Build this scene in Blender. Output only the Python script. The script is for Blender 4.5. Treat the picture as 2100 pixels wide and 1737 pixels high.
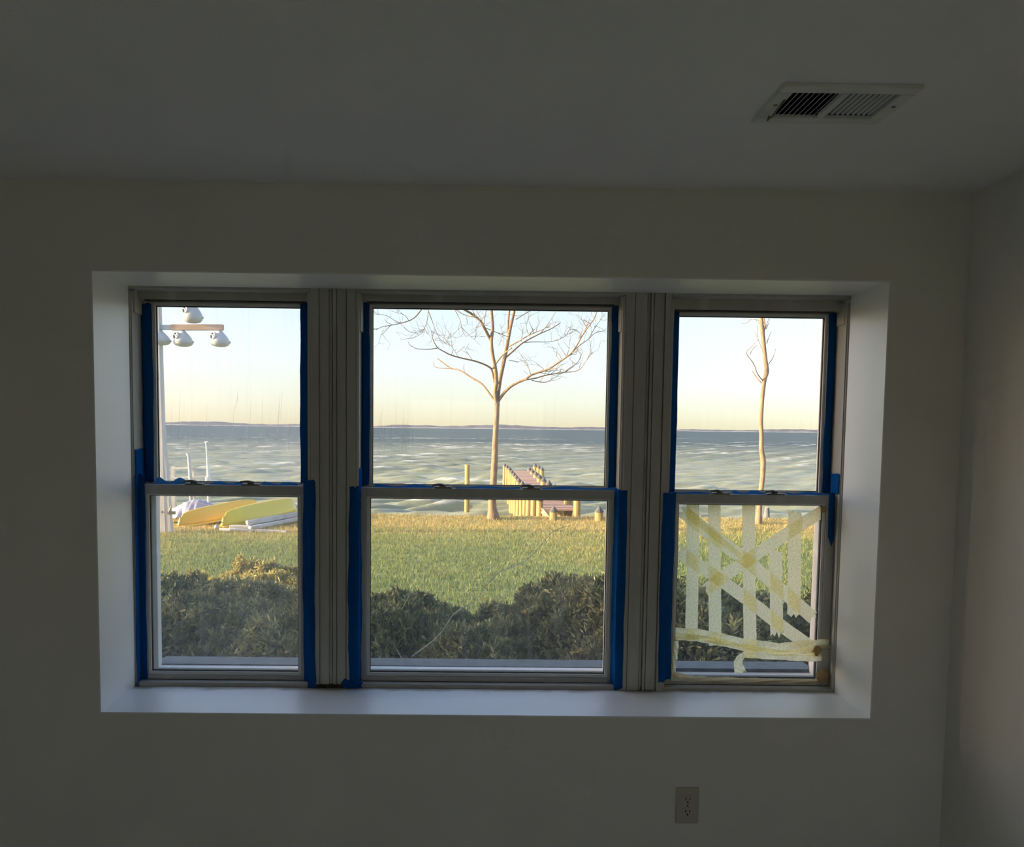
import bpy, bmesh, math, random
import numpy as np
from mathutils import Vector, Matrix

for o in list(bpy.data.objects):
    bpy.data.objects.remove(o)
S = bpy.context.scene
COL = S.collection

# ------------------------------------------------------------------ camera
FPX, W_PX, H_PX = 1560.0, 2100.0, 1737.0
PITCH, YAW, ROLL = 0.06251, 0.00916, 0.01175
PCX, PCY = 989.904, 976.232
EYE = np.array([0.0, 0.0, 1.71])


def cam_axes():
    cp, sp = math.cos(PITCH), math.sin(PITCH)
    fwd, right, down = np.array([0, cp, -sp]), np.array([1.0, 0, 0]), np.array([0, -sp, -cp])
    cy, sy = math.cos(YAW), math.sin(YAW)
    rz = np.array([[cy, sy, 0], [-sy, cy, 0], [0, 0, 1]])
    fwd, right, down = rz @ fwd, rz @ right, rz @ down
    cr, sr = math.cos(ROLL), math.sin(ROLL)
    return cr * right - sr * down, cr * down + sr * right, fwd


AX_R, AX_D, AX_F = cam_axes()
cam_data = bpy.data.cameras.new('camera')
cam = bpy.data.objects.new('camera', cam_data)
COL.objects.link(cam)
m = Matrix.Identity(4)
for i in range(3):
    m[i][0], m[i][1], m[i][2], m[i][3] = AX_R[i], -AX_D[i], -AX_F[i], EYE[i]
cam.matrix_world = m
cam_data.sensor_fit = 'HORIZONTAL'
cam_data.sensor_width = 36.0
cam_data.lens = FPX / W_PX * 36.0
cam_data.shift_x = (W_PX / 2 - PCX) / W_PX
cam_data.shift_y = (PCY - H_PX / 2) / W_PX
cam_data.clip_start = 0.05
cam_data.clip_end = 30000
S.camera = cam

# ------------------------------------------------------------------ sky, sun, exposure
SUN_AZ, SUN_EL = math.radians(6), math.radians(12)
world = bpy.data.worlds.new('sky')
S.world = world
world.use_nodes = True
nt = world.node_tree
nt.nodes.clear()
w_out = nt.nodes.new('ShaderNodeOutputWorld')
w_bg = nt.nodes.new('ShaderNodeBackground')
w_sky = nt.nodes.new('ShaderNodeTexSky')
w_sky.sky_type = 'NISHITA'
w_sky.sun_disc = False
w_sky.sun_elevation = SUN_EL
w_sky.sun_rotation = -math.pi / 2 - SUN_AZ
w_sky.air_density, w_sky.dust_density, w_sky.ozone_density = 1.3, 4.0, 1.5      # a hazy evening
w_bg.inputs['Strength'].default_value = 0.45
w_tc = nt.nodes.new('ShaderNodeTexCoord')
w_add = nt.nodes.new('ShaderNodeVectorMath')          # lifts the dull band at the very horizon
w_add.operation = 'ADD'
w_add.inputs[1].default_value = (0, 0, 0.075)
nt.links.new(w_tc.outputs['Generated'], w_add.inputs[0])
nt.links.new(w_add.outputs[0], w_sky.inputs[0])
w_tint = nt.nodes.new('ShaderNodeMix')                # white balance
w_tint.data_type, w_tint.blend_type = 'RGBA', 'MULTIPLY'
w_tint.inputs[0].default_value = 1.0
w_tint.inputs[7].default_value = (1.02, 0.92, 1.04, 1)
nt.links.new(w_sky.outputs[0], w_tint.inputs[6])
nt.links.new(w_tint.outputs[2], w_bg.inputs[0])
nt.links.new(w_bg.outputs[0], w_out.inputs[0])

sun_data = bpy.data.lights.new('sun', 'SUN')
sun = bpy.data.objects.new('sun', sun_data)
COL.objects.link(sun)
sun_data.energy = 10.0
sun_data.color = (1.0, 0.80, 0.50)
sun_data.angle = math.radians(0.6)
to_sun = Vector((-math.cos(SUN_AZ) * math.cos(SUN_EL), -math.sin(SUN_AZ) * math.cos(SUN_EL), math.sin(SUN_EL)))
sun.rotation_euler = to_sun.to_track_quat('Z', 'Y').to_euler()
sun.location = (-30, -6, 12)

S.view_settings.view_transform = 'Standard'
S.view_settings.look = 'None'
S.view_settings.exposure = 0.50
S.view_settings.gamma = 1.0
S.view_settings.use_curve_mapping = False
S.cycles.max_bounces = 8
S.cycles.diffuse_bounces = 6
S.cycles.glossy_bounces = 3
S.cycles.transmission_bounces = 6
S.cycles.transparent_max_bounces = 10
S.cycles.use_adaptive_sampling = True
S.cycles.adaptive_threshold = 0.08
S.cycles.adaptive_min_samples = 24
S.cycles.sample_clamp_indirect = 6.0
S.cycles.use_denoising = True

# ------------------------------------------------------------------ helpers


def P(px, py, Y):
    """the world point on the plane y = Y that the photograph shows at this pixel"""
    d = AX_R * (px - PCX) / FPX + AX_D * (py - PCY) / FPX + AX_F
    q = EYE + d * (Y - EYE[1]) / d[1]
    return Vector(q)


def G(px, py, z):
    d = AX_R * (px - PCX) / FPX + AX_D * (py - PCY) / FPX + AX_F
    return Vector(EYE + d * (z - EYE[2]) / d[2])


def tag(o, label=None, cat=None, group=None, kind=None):
    if label: o['label'] = label
    if cat: o['category'] = cat
    if group: o['group'] = group
    if kind: o['kind'] = kind
    return o


def empty(name, loc=(0, 0, 0), label=None, cat=None, group=None, kind=None):
    o = bpy.data.objects.new(name, None)
    COL.objects.link(o)
    o.location = loc
    o.empty_display_size = 0.05
    return tag(o, label, cat, group, kind)


class MB:
    """collects shapes given in world space and links them as one mesh object"""

    def __init__(self):
        self.v, self.f = [], []

    def add(self, vs, fs):
        n = len(self.v)
        self.v += [tuple(p) for p in vs]
        self.f += [tuple(i + n for i in f) for f in fs]
        return self

    def box(self, x0, x1, y0, y1, z0, z1):
        x0, x1 = sorted((x0, x1)); y0, y1 = sorted((y0, y1)); z0, z1 = sorted((z0, z1))
        vs = [(x, y, z) for z in (z0, z1) for y in (y0, y1) for x in (x0, x1)]
        return self.add(vs, [(0, 2, 3, 1), (4, 5, 7, 6), (0, 1, 5, 4), (2, 6, 7, 3), (0, 4, 6, 2), (1, 3, 7, 5)])

    def obox(self, c, ax, half):
        """oriented box: centre, three axes, three half sizes"""
        c = Vector(c)
        a = [Vector(q).normalized() * h for q, h in zip(ax, half)]
        vs = [c + a[0] * i + a[1] * j + a[2] * k for k in (-1, 1) for j in (-1, 1) for i in (-1, 1)]
        return self.add(vs, [(0, 2, 3, 1), (4, 5, 7, 6), (0, 1, 5, 4), (2, 6, 7, 3), (0, 4, 6, 2), (1, 3, 7, 5)])

    def beam(self, p, q, w, h):
        p, q = Vector(p), Vector(q)
        d = q - p
        up = Vector((0, 0, 1)) if abs(d.normalized().z) < 0.95 else Vector((0, 1, 0))
        s = d.cross(up).normalized()
        u = s.cross(d).normalized()
        return self.obox((p + q) / 2, (d, s, u), (d.length / 2, w / 2, h / 2))

    def tube(self, pts, rad, n=8, cap=True):
        pts = [Vector(p) for p in pts]
        if not hasattr(rad, '__len__'): rad = [rad] * len(pts)
        base = len(self.v)
        ref = Vector((0.3, 0.9, 0.2)).normalized()
        for i, p in enumerate(pts):
            d = (pts[min(i + 1, len(pts) - 1)] - pts[max(i - 1, 0)])
            d = d.normalized() if d.length > 1e-9 else Vector((0, 0, 1))
            a = d.cross(ref)
            if a.length < 0.05: a = d.cross(Vector((1, 0, 0)))
            a.normalize()
            b = d.cross(a)
            for k in range(n):
                t = 2 * math.pi * k / n
                self.v.append(tuple(p + (a * math.cos(t) + b * math.sin(t)) * rad[i]))
        for i in range(len(pts) - 1):
            for k in range(n):
                k2 = (k + 1) % n
                self.f.append((base + i * n + k, base + i * n + k2, base + (i + 1) * n + k2, base + (i + 1) * n + k))
        if cap:
            self.f.append(tuple(base + k for k in reversed(range(n))))
            self.f.append(tuple(base + (len(pts) - 1) * n + k for k in range(n)))
        return self

    def lathe(self, c, prof, n=20, axis=None):
        """profile of (radius, height) about an axis through c"""
        c = Vector(c)
        ax = Vector(axis or (0, 0, 1)).normalized()
        a = ax.cross(Vector((0, 1, 0.1))).normalized()
        b = ax.cross(a)
        base = len(self.v)
        for r, h in prof:
            for k in range(n):
                t = 2 * math.pi * k / n
                self.v.append(tuple(c + ax * h + (a * math.cos(t) + b * math.sin(t)) * r))
        for i in range(len(prof) - 1):
            for k in range(n):
                k2 = (k + 1) % n
                self.f.append((base + i * n + k, base + (i + 1) * n + k, base + (i + 1) * n + k2, base + i * n + k2))
        self.f.append(tuple(base + k for k in range(n)))
        self.f.append(tuple(base + (len(prof) - 1) * n + k for k in reversed(range(n))))
        return self

    def prism(self, poly, z0, z1):
        """an outline in x, y drawn out from z0 to z1"""
        n = len(poly)
        vs = [(x, y, z0) for x, y in poly] + [(x, y, z1) for x, y in poly]
        fs = [tuple(reversed(range(n))), tuple(range(n, 2 * n))]
        fs += [(i, (i + 1) % n, n + (i + 1) % n, n + i) for i in range(n)]
        return self.add(vs, fs)

    def build(self, name, mat, parent=None, smooth=False, bevel=0, seg=2, solid=0, fix=True, kind=None, label=None):
        me = bpy.data.meshes.new(name)
        off = Vector((0, 0, 0))
        p = parent
        while p is not None:
            off += p.location
            p = p.parent
        if parent is None:
            a = np.array(self.v)
            lo, hi = a.min(0), a.max(0)
            org = Vector(((lo[0] + hi[0]) / 2, (lo[1] + hi[1]) / 2, lo[2]))
        else:
            org = off
        me.from_pydata([tuple(Vector(q) - org) for q in self.v], [], self.f)
        if fix:
            bm = bmesh.new(); bm.from_mesh(me)
            bmesh.ops.recalc_face_normals(bm, faces=bm.faces)
            bm.to_mesh(me); bm.free()
        me.materials.append(mat)
        if smooth:
            me.polygons.foreach_set('use_smooth', [True] * len(me.polygons))
        o = bpy.data.objects.new(name, me)
        COL.objects.link(o)
        if parent is None: o.location = org
        else: o.parent = parent
        if bevel:
            b = o.modifiers.new('bevel', 'BEVEL')
            b.width, b.segments, b.limit_method = bevel, seg, 'ANGLE'
        if solid:
            s = o.modifiers.new('solid', 'SOLIDIFY')
            s.thickness, s.offset = solid, 0
        if kind: o['kind'] = kind
        if label: o['label'] = label
        return o


# ------------------------------------------------------------------ materials


def mat(name, col, rough=0.6, col2=None, scale=8.0, detail=4.0, bump=0.0, bscale=None, spec=0.3, stretch=None, lo=0.35, hi=0.65, metal=0.0, ior=1.5):
    m = bpy.data.materials.new(name)
    m.use_nodes = True
    t = m.node_tree
    b = t.nodes['Principled BSDF']
    b.inputs['Roughness'].default_value = rough
    b.inputs['Specular IOR Level'].default_value = spec
    b.inputs['IOR'].default_value = ior
    b.inputs['Metallic'].default_value = metal
    b.inputs['Base Color'].default_value = (*col, 1)
    if col2 or bump:
        tc = t.nodes.new('ShaderNodeTexCoord')
        mp = t.nodes.new('ShaderNodeMapping')
        t.links.new(tc.outputs['Object'], mp.inputs[0])
        if stretch: mp.inputs['Scale'].default_value = stretch
    if col2:
        n = t.nodes.new('ShaderNodeTexNoise')
        n.inputs['Scale'].default_value = scale
        n.inputs['Detail'].default_value = detail
        t.links.new(mp.outputs[0], n.inputs['Vector'])
        r = t.nodes.new('ShaderNodeValToRGB')
        r.color_ramp.elements[0].position, r.color_ramp.elements[0].color = lo, (*col, 1)
        r.color_ramp.elements[1].position, r.color_ramp.elements[1].color = hi, (*col2, 1)
        t.links.new(n.outputs['Fac'], r.inputs[0])
        t.links.new(r.outputs[0], b.inputs['Base Color'])
    if bump:
        n2 = t.nodes.new('ShaderNodeTexNoise')
        n2.inputs['Scale'].default_value = bscale or scale * 4
        n2.inputs['Detail'].default_value = 5
        t.links.new(mp.outputs[0], n2.inputs['Vector'])
        bp = t.nodes.new('ShaderNodeBump')
        bp.inputs['Strength'].default_value = bump
        bp.inputs['Distance'].default_value = 0.01
        t.links.new(n2.outputs['Fac'], bp.inputs['Height'])
        t.links.new(bp.outputs[0], b.inputs['Normal'])
    return m


def tape_mat(name, col, trans, clear, tcol):
    """thin tape: some light scatters back, some scatters through, a little passes straight through"""
    m = bpy.data.materials.new(name)
    m.use_nodes = True
    t = m.node_tree
    t.nodes.clear()
    out = t.nodes.new('ShaderNodeOutputMaterial')
    df = t.nodes.new('ShaderNodeBsdfDiffuse')
    tl = t.nodes.new('ShaderNodeBsdfTranslucent')
    tp = t.nodes.new('ShaderNodeBsdfTransparent')
    m1, m2 = t.nodes.new('ShaderNodeMixShader'), t.nodes.new('ShaderNodeMixShader')
    tc = t.nodes.new('ShaderNodeTexCoord')
    n = t.nodes.new('ShaderNodeTexNoise')
    n.inputs['Scale'].default_value = 160
    n.inputs['Detail'].default_value = 3
    r = t.nodes.new('ShaderNodeValToRGB')
    r.color_ramp.elements[0].position = 0.35
    r.color_ramp.elements[0].color = (col[0] * 0.8, col[1] * 0.8, col[2] * 0.75, 1)
    r.color_ramp.elements[1].position = 0.6
    r.color_ramp.elements[1].color = (*col, 1)
    t.links.new(tc.outputs['Object'], n.inputs['Vector'])
    t.links.new(n.outputs['Fac'], r.inputs[0])
    t.links.new(r.outputs[0], df.inputs[0])
    t.links.new(r.outputs[0], tl.inputs[0])
    tp.inputs[0].default_value = (*tcol, 1)
    m1.inputs[0].default_value = trans
    m2.inputs[0].default_value = clear
    t.links.new(df.outputs[0], m1.inputs[1]); t.links.new(tl.outputs[0], m1.inputs[2])
    t.links.new(m1.outputs[0], m2.inputs[1]); t.links.new(tp.outputs[0], m2.inputs[2])
    t.links.new(m2.outputs[0], out.inputs[0])
    return m


def pane_mat(name, haze, streak):
    """clear window glass with a film of dirt on it"""
    m = bpy.data.materials.new(name)
    m.use_nodes = True
    t = m.node_tree
    t.nodes.clear()
    N = t.nodes.new
    out, tp, gl = N('ShaderNodeOutputMaterial'), N('ShaderNodeBsdfTransparent'), N('ShaderNodeBsdfGlossy')
    tl = N('ShaderNodeBsdfTranslucent')
    tp.inputs[0].default_value = (0.97, 0.985, 0.975, 1)
    gl.inputs['Roughness'].default_value = 0.02
    tl.inputs[0].default_value = (0.85, 0.87, 0.85, 1)
    fr = N('ShaderNodeLayerWeight')
    fr.inputs['Blend'].default_value = 0.5
    pw = N('ShaderNodeMath'); pw.operation = 'POWER'; pw.inputs[1].default_value = 5.0
    fa = N('ShaderNodeMath'); fa.operation = 'MULTIPLY_ADD'; fa.inputs[1].default_value = 0.6; fa.inputs[2].default_value = 0.025
    t.links.new(fr.outputs['Facing'], pw.inputs[0]); t.links.new(pw.outputs[0], fa.inputs[0])
    mx = N('ShaderNodeMixShader')
    t.links.new(fa.outputs[0], mx.inputs[0])
    t.links.new(tp.outputs[0], mx.inputs[1]); t.links.new(gl.outputs[0], mx.inputs[2])
    tc, mp = N('ShaderNodeTexCoord'), N('ShaderNodeMapping')
    mp.inputs['Scale'].default_value = (28, 28, 1.6)
    n1, n2 = N('ShaderNodeTexNoise'), N('ShaderNodeTexNoise')
    n1.inputs['Scale'].default_value, n1.inputs['Detail'].default_value = 2.0, 5
    n2.inputs['Scale'].default_value, n2.inputs['Detail'].default_value = 3.2, 4
    t.links.new(tc.outputs['Object'], mp.inputs[0])
    t.links.new(mp.outputs[0], n1.inputs['Vector'])
    t.links.new(tc.outputs['Object'], n2.inputs['Vector'])
    mr = N('ShaderNodeMapRange')
    mr.inputs['From Min'].default_value, mr.inputs['From Max'].default_value = 0.5, 0.75
    mr.inputs['To Min'].default_value, mr.inputs['To Max'].default_value = haze * 0.9, haze + streak
    mul = N('ShaderNodeMath'); mul.operation = 'MULTIPLY'
    mr2 = N('ShaderNodeMapRange')
    mr2.inputs['From Min'].default_value, mr2.inputs['From Max'].default_value = 0.3, 0.7
    mr2.inputs['To Min'].default_value, mr2.inputs['To Max'].default_value = 0.75, 1.2
    t.links.new(n1.outputs['Fac'], mr.inputs[0]); t.links.new(n2.outputs['Fac'], mr2.inputs[0])
    t.links.new(mr.outputs[0], mul.inputs[0]); t.links.new(mr2.outputs[0], mul.inputs[1])
    m2 = N('ShaderNodeMixShader')
    t.links.new(mul.outputs[0], m2.inputs[0])
    t.links.new(mx.outputs[0], m2.inputs[1]); t.links.new(tl.outputs[0], m2.inputs[2])
    t.links.new(m2.outputs[0], out.inputs[0])
    return m


M = {
    'wall': mat('painted_drywall', (0.815, 0.795, 0.735), 0.85, (0.785, 0.765, 0.705), 3.0, bump=0.08, bscale=220),
    'ceil': mat('ceiling_paint', (0.91, 0.91, 0.90), 0.9, (0.88, 0.88, 0.87), 2.0, bump=0.08, bscale=200),
    'floor': mat('floor_pale_carpet', (0.78, 0.75, 0.70), 0.95, (0.70, 0.67, 0.62), 60, bump=0.4, bscale=300),
    'wood': mat('white_painted_wood', (0.60, 0.585, 0.54), 0.5, (0.48, 0.47, 0.43), 14, bump=0.12, bscale=60, stretch=(1, 1, 0.15), lo=0.25, hi=0.45),
    'bead': mat('white_vinyl_bead', (0.86, 0.87, 0.86), 0.4, (0.74, 0.74, 0.72), 20, lo=0.2, hi=0.4),
    'lit_gloss': mat('lit_gloss_white', (0.90, 0.905, 0.90), 0.42, (0.88, 0.885, 0.88), 6, spec=1.0, ior=1.75),  # returns lighter than the wall paint: window light put into the colour
    'gasket': mat('dark_gasket', (0.05, 0.05, 0.045), 0.8, (0.09, 0.085, 0.07), 30),
    'lock': mat('tarnished_latch', (0.16, 0.15, 0.13), 0.45, (0.25, 0.23, 0.19), 60, metal=0.6),
    'plate': mat('outlet_plastic', (0.56, 0.51, 0.42), 0.45, (0.52, 0.47, 0.39), 10),
    'slot': mat('slot_black', (0.01, 0.01, 0.01), 0.8, (0.02, 0.02, 0.02), 10),
    'vent': mat('register_enamel', (0.78, 0.79, 0.77), 0.4, (0.72, 0.73, 0.70), 12),
    'screw': mat('screw_head', (0.30, 0.29, 0.26), 0.4, (0.2, 0.19, 0.17), 60, metal=0.7),
    'duct': mat('duct_dark', (0.02, 0.02, 0.02), 0.9, (0.03, 0.03, 0.03), 5),
    'blue': tape_mat('blue_painters_tape', (0.012, 0.14, 0.48), 0.35, 0.0, (1, 1, 1)),
    'blue_lit': tape_mat('lit_blue_tape', (0.06, 0.30, 0.72), 0.6, 0.0, (1, 1, 1)),  # same tape as above, paler: light from outside put into the colour
    'mask': tape_mat('aged_masking_tape', (1.0, 0.925, 0.62), 0.98, 0.13, (0.95, 0.88, 0.62)),
    'mask_old': tape_mat('browned_masking_tape', (0.62, 0.50, 0.30), 0.6, 0.05, (0.9, 0.8, 0.6)),
    'crack': tape_mat('crack_edge', (0.98, 0.97, 0.90), 0.75, 0.0, (1, 1, 1)),
    'rot': mat('rotten_wood', (0.16, 0.11, 0.07), 0.9, (0.05, 0.04, 0.03), 60, bump=0.6),
    'ledge': mat('slate_sill', (0.085, 0.115, 0.13), 0.6, (0.05, 0.07, 0.085), 25, bump=0.2),
    'siding': mat('exterior_siding', (0.55, 0.55, 0.52), 0.8, (0.5, 0.5, 0.47), 4),
    'roof': mat('roof_shingle', (0.10, 0.10, 0.10), 0.9, (0.16, 0.15, 0.14), 20, bump=0.4),
}
M['glass_1'] = pane_mat('dirty_glass_hazy', 0.13, 0.02)
M['glass_1_low'] = pane_mat('dirty_glass_left_low', 0.055, 0.02)
M['glass_2'] = pane_mat('dirty_glass', 0.03, 0.02)
M['glass_3'] = pane_mat('dirty_glass_right', 0.025, 0.02)

# ------------------------------------------------------------------ room shell
D, YM = 2.31, 2.544                 # inner wall face, back of the drywall return
RX0, RX1, RZ0, RZ1 = -1.1535, 1.2415, 0.818, 2.168
XW, ZC = 1.475, 2.43
XL, YB = -2.7, -2.6
YO = 2.76                           # outer wall face

mb = MB()
mb.box(-22, RX0, D, YO, -0.6, ZC + 0.2).box(RX1, 9, D, YO, -0.6, ZC + 0.2)  # left run stretched far out of view to shade the shrubs
mb.box(RX0, RX1, D, YO, -0.6, RZ0).box(RX0, RX1, D, YO, RZ1, ZC + 0.2)
WF = tag(mb.build('wall_front', M['wall']), 'off-white drywall wall around the triple window', 'wall', kind='structure')
tag(MB().box(XW, XW + 0.14, YB, D, 0, ZC + 0.2).build('wall_right', M['wall']), 'off-white side wall right of the window', 'wall', kind='structure')
tag(MB().box(XL - 0.14, XL, YB, D, 0, ZC + 0.2).build('wall_left', M['wall']), 'off-white side wall left of the window', 'wall', kind='structure')
BX0, BX1, BZ0, BZ1 = -0.74, 0.74, 0.95, 2.05      # an unseen window added behind the viewer to brighten the room
tag(MB().box(XL - 0.14, BX0, YB - 0.14, YB, 0, ZC + 0.2).box(BX1, XW + 0.14, YB - 0.14, YB, 0, ZC + 0.2).box(BX0, BX1, YB - 0.14, YB, BZ1, ZC + 0.2).box(BX0, BX1, YB - 0.14, YB, 0, BZ0).build('wall_back', M['wall']),
    'off-white wall behind the viewer', 'wall', kind='structure')
tag(MB().box(XL - 0.14, XW + 0.14, YB - 0.14, D, -0.12, 0).build('floor', M['floor']), 'pale carpet floor of the room', 'floor', kind='structure')
VX0, VX1, VY0, VY1 = 0.628, 0.920, 1.612, 1.803
hx0, hx1, hy0, hy1 = VX0 + 0.032, VX1 - 0.032, VY0 + 0.032, VY1 - 0.032
mb = MB()
mb.box(XL - 0.14, hx0, YB - 0.14, D, ZC, ZC + 0.2).box(hx1, XW + 0.14, YB - 0.14, D, ZC, ZC + 0.2)
mb.box(hx0, hx1, YB - 0.14, hy0, ZC, ZC + 0.2).box(hx0, hx1, hy1, D, ZC, ZC + 0.2)
tag(mb.build('ceiling', M['ceil']), 'flat painted ceiling with one air register', 'ceiling', kind='structure')
tag(MB().box(-22, 9, -2.74, YO, ZC + 0.2, 4.75).build('shade_storey', M['siding']), 'unseen pale sided storey added to the house to shade the shrubs', 'house', kind='structure')  # unseen storey and roof, added and sized to shade the shrubs
tag(MB().add([(-22.3, -3.05, 4.75), (9.3, -3.05, 4.75), (9.3, YO + 0.15, 4.75), (-22.3, YO + 0.15, 4.75), (-22.3, -0.1, 5.2), (9.3, -0.1, 5.2)],
             [(0, 3, 2, 1), (0, 1, 5, 4), (2, 3, 4, 5), (0, 4, 3), (1, 2, 5)]).build('roof', M['roof']), 'unseen dark shingle gable roof added to shade the shrubs', 'roof', kind='structure')
bw = empty('window_4', ((BX0 + BX1) / 2, YB - 0.07, BZ0), 'unseen white window added behind the viewer to brighten the room', 'window', kind='structure')
f = MB()
f.box(BX0, BX0 + 0.05, YB - 0.12, YB - 0.04, BZ0, BZ1).box(BX1 - 0.05, BX1, YB - 0.12, YB - 0.04, BZ0, BZ1)
f.box(BX0 + 0.05, BX1 - 0.05, YB - 0.12, YB - 0.04, BZ0, BZ0 + 0.05).box(BX0 + 0.05, BX1 - 0.05, YB - 0.12, YB - 0.04, BZ1 - 0.05, BZ1)
f.build('frame', M['wood'], bw, bevel=0.002)
MB().box(BX0 + 0.04, BX1 - 0.04, YB - 0.083, YB - 0.077, BZ0 + 0.04, BZ1 - 0.04).build('pane', M['glass_3'], bw)
# semi-gloss linings of the deep window opening, paler than the wall to look lit; the sill is grimy where it meets the frame
rl = 0.004
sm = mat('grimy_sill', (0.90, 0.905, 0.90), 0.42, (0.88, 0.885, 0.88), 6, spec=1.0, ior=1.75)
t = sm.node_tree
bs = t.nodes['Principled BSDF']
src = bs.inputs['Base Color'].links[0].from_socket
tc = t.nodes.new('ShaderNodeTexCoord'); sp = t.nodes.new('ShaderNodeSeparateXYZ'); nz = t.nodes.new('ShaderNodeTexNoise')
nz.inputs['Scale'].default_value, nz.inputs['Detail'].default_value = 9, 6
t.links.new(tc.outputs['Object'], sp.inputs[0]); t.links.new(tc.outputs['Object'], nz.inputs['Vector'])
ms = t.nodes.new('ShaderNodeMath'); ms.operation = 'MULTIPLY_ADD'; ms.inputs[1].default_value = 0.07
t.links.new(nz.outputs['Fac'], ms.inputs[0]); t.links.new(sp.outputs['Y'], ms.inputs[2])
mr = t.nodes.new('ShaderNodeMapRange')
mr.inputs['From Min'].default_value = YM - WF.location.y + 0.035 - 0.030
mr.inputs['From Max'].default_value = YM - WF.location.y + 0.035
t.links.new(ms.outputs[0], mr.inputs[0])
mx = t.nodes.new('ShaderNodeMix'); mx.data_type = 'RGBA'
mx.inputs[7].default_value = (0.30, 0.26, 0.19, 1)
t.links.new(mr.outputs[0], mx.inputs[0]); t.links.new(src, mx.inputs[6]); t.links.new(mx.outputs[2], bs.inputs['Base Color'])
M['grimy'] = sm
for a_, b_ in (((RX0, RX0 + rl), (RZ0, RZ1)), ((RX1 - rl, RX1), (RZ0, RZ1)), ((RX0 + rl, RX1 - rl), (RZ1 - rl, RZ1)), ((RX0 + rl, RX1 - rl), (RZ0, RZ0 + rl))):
    MB().box(a_[0], a_[1], D, YM, b_[0], b_[1]).build('window_return', M['grimy'] if b_[1] < 1 else M['lit_gloss'], WF)

# ------------------------------------------------------------------ windows
YL, YU = 2.585, 2.632               # room-side faces of lower and upper sash
WIN = [  # x0, x1, lower stiles (inner edges), upper stiles, head, meeting rail top/bottom, glass bottom, rail bottom
    dict(x0=-1.1535, x1=-0.553, l=(-1.1225, -0.596), u=(-1.102, -0.604), head=2.131, rt=1.507, rb=1.4755, gb=0.868, bb=0.833),
    dict(x0=-0.403, x1=0.493, l=(-0.371, 0.4645), u=(-0.361, 0.452), head=2.134, rt=1.504, rb=1.474, gb=0.870, bb=0.833),
    dict(x0=0.643, x1=1.2415, l=(0.688, 1.2035), u=(0.693, 1.199), head=2.120, rt=1.494, rb=1.465, gb=0.860, bb=0.830),
]
SIDE = ['left', 'middle', 'right']
wins = []


def ring(mb, x0, x1, z0, z1, wl, wr, wb, wt, y0, y1):
    mb.box(x0, x0 + wl, y0, y1, z0, z1).box(x1 - wr, x1, y0, y1, z0, z1)
    mb.box(x0 + wl, x1 - wr, y0, y1, z0, z0 + wb).box(x0 + wl, x1 - wr, y0, y1, z1 - wt, z1)


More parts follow.
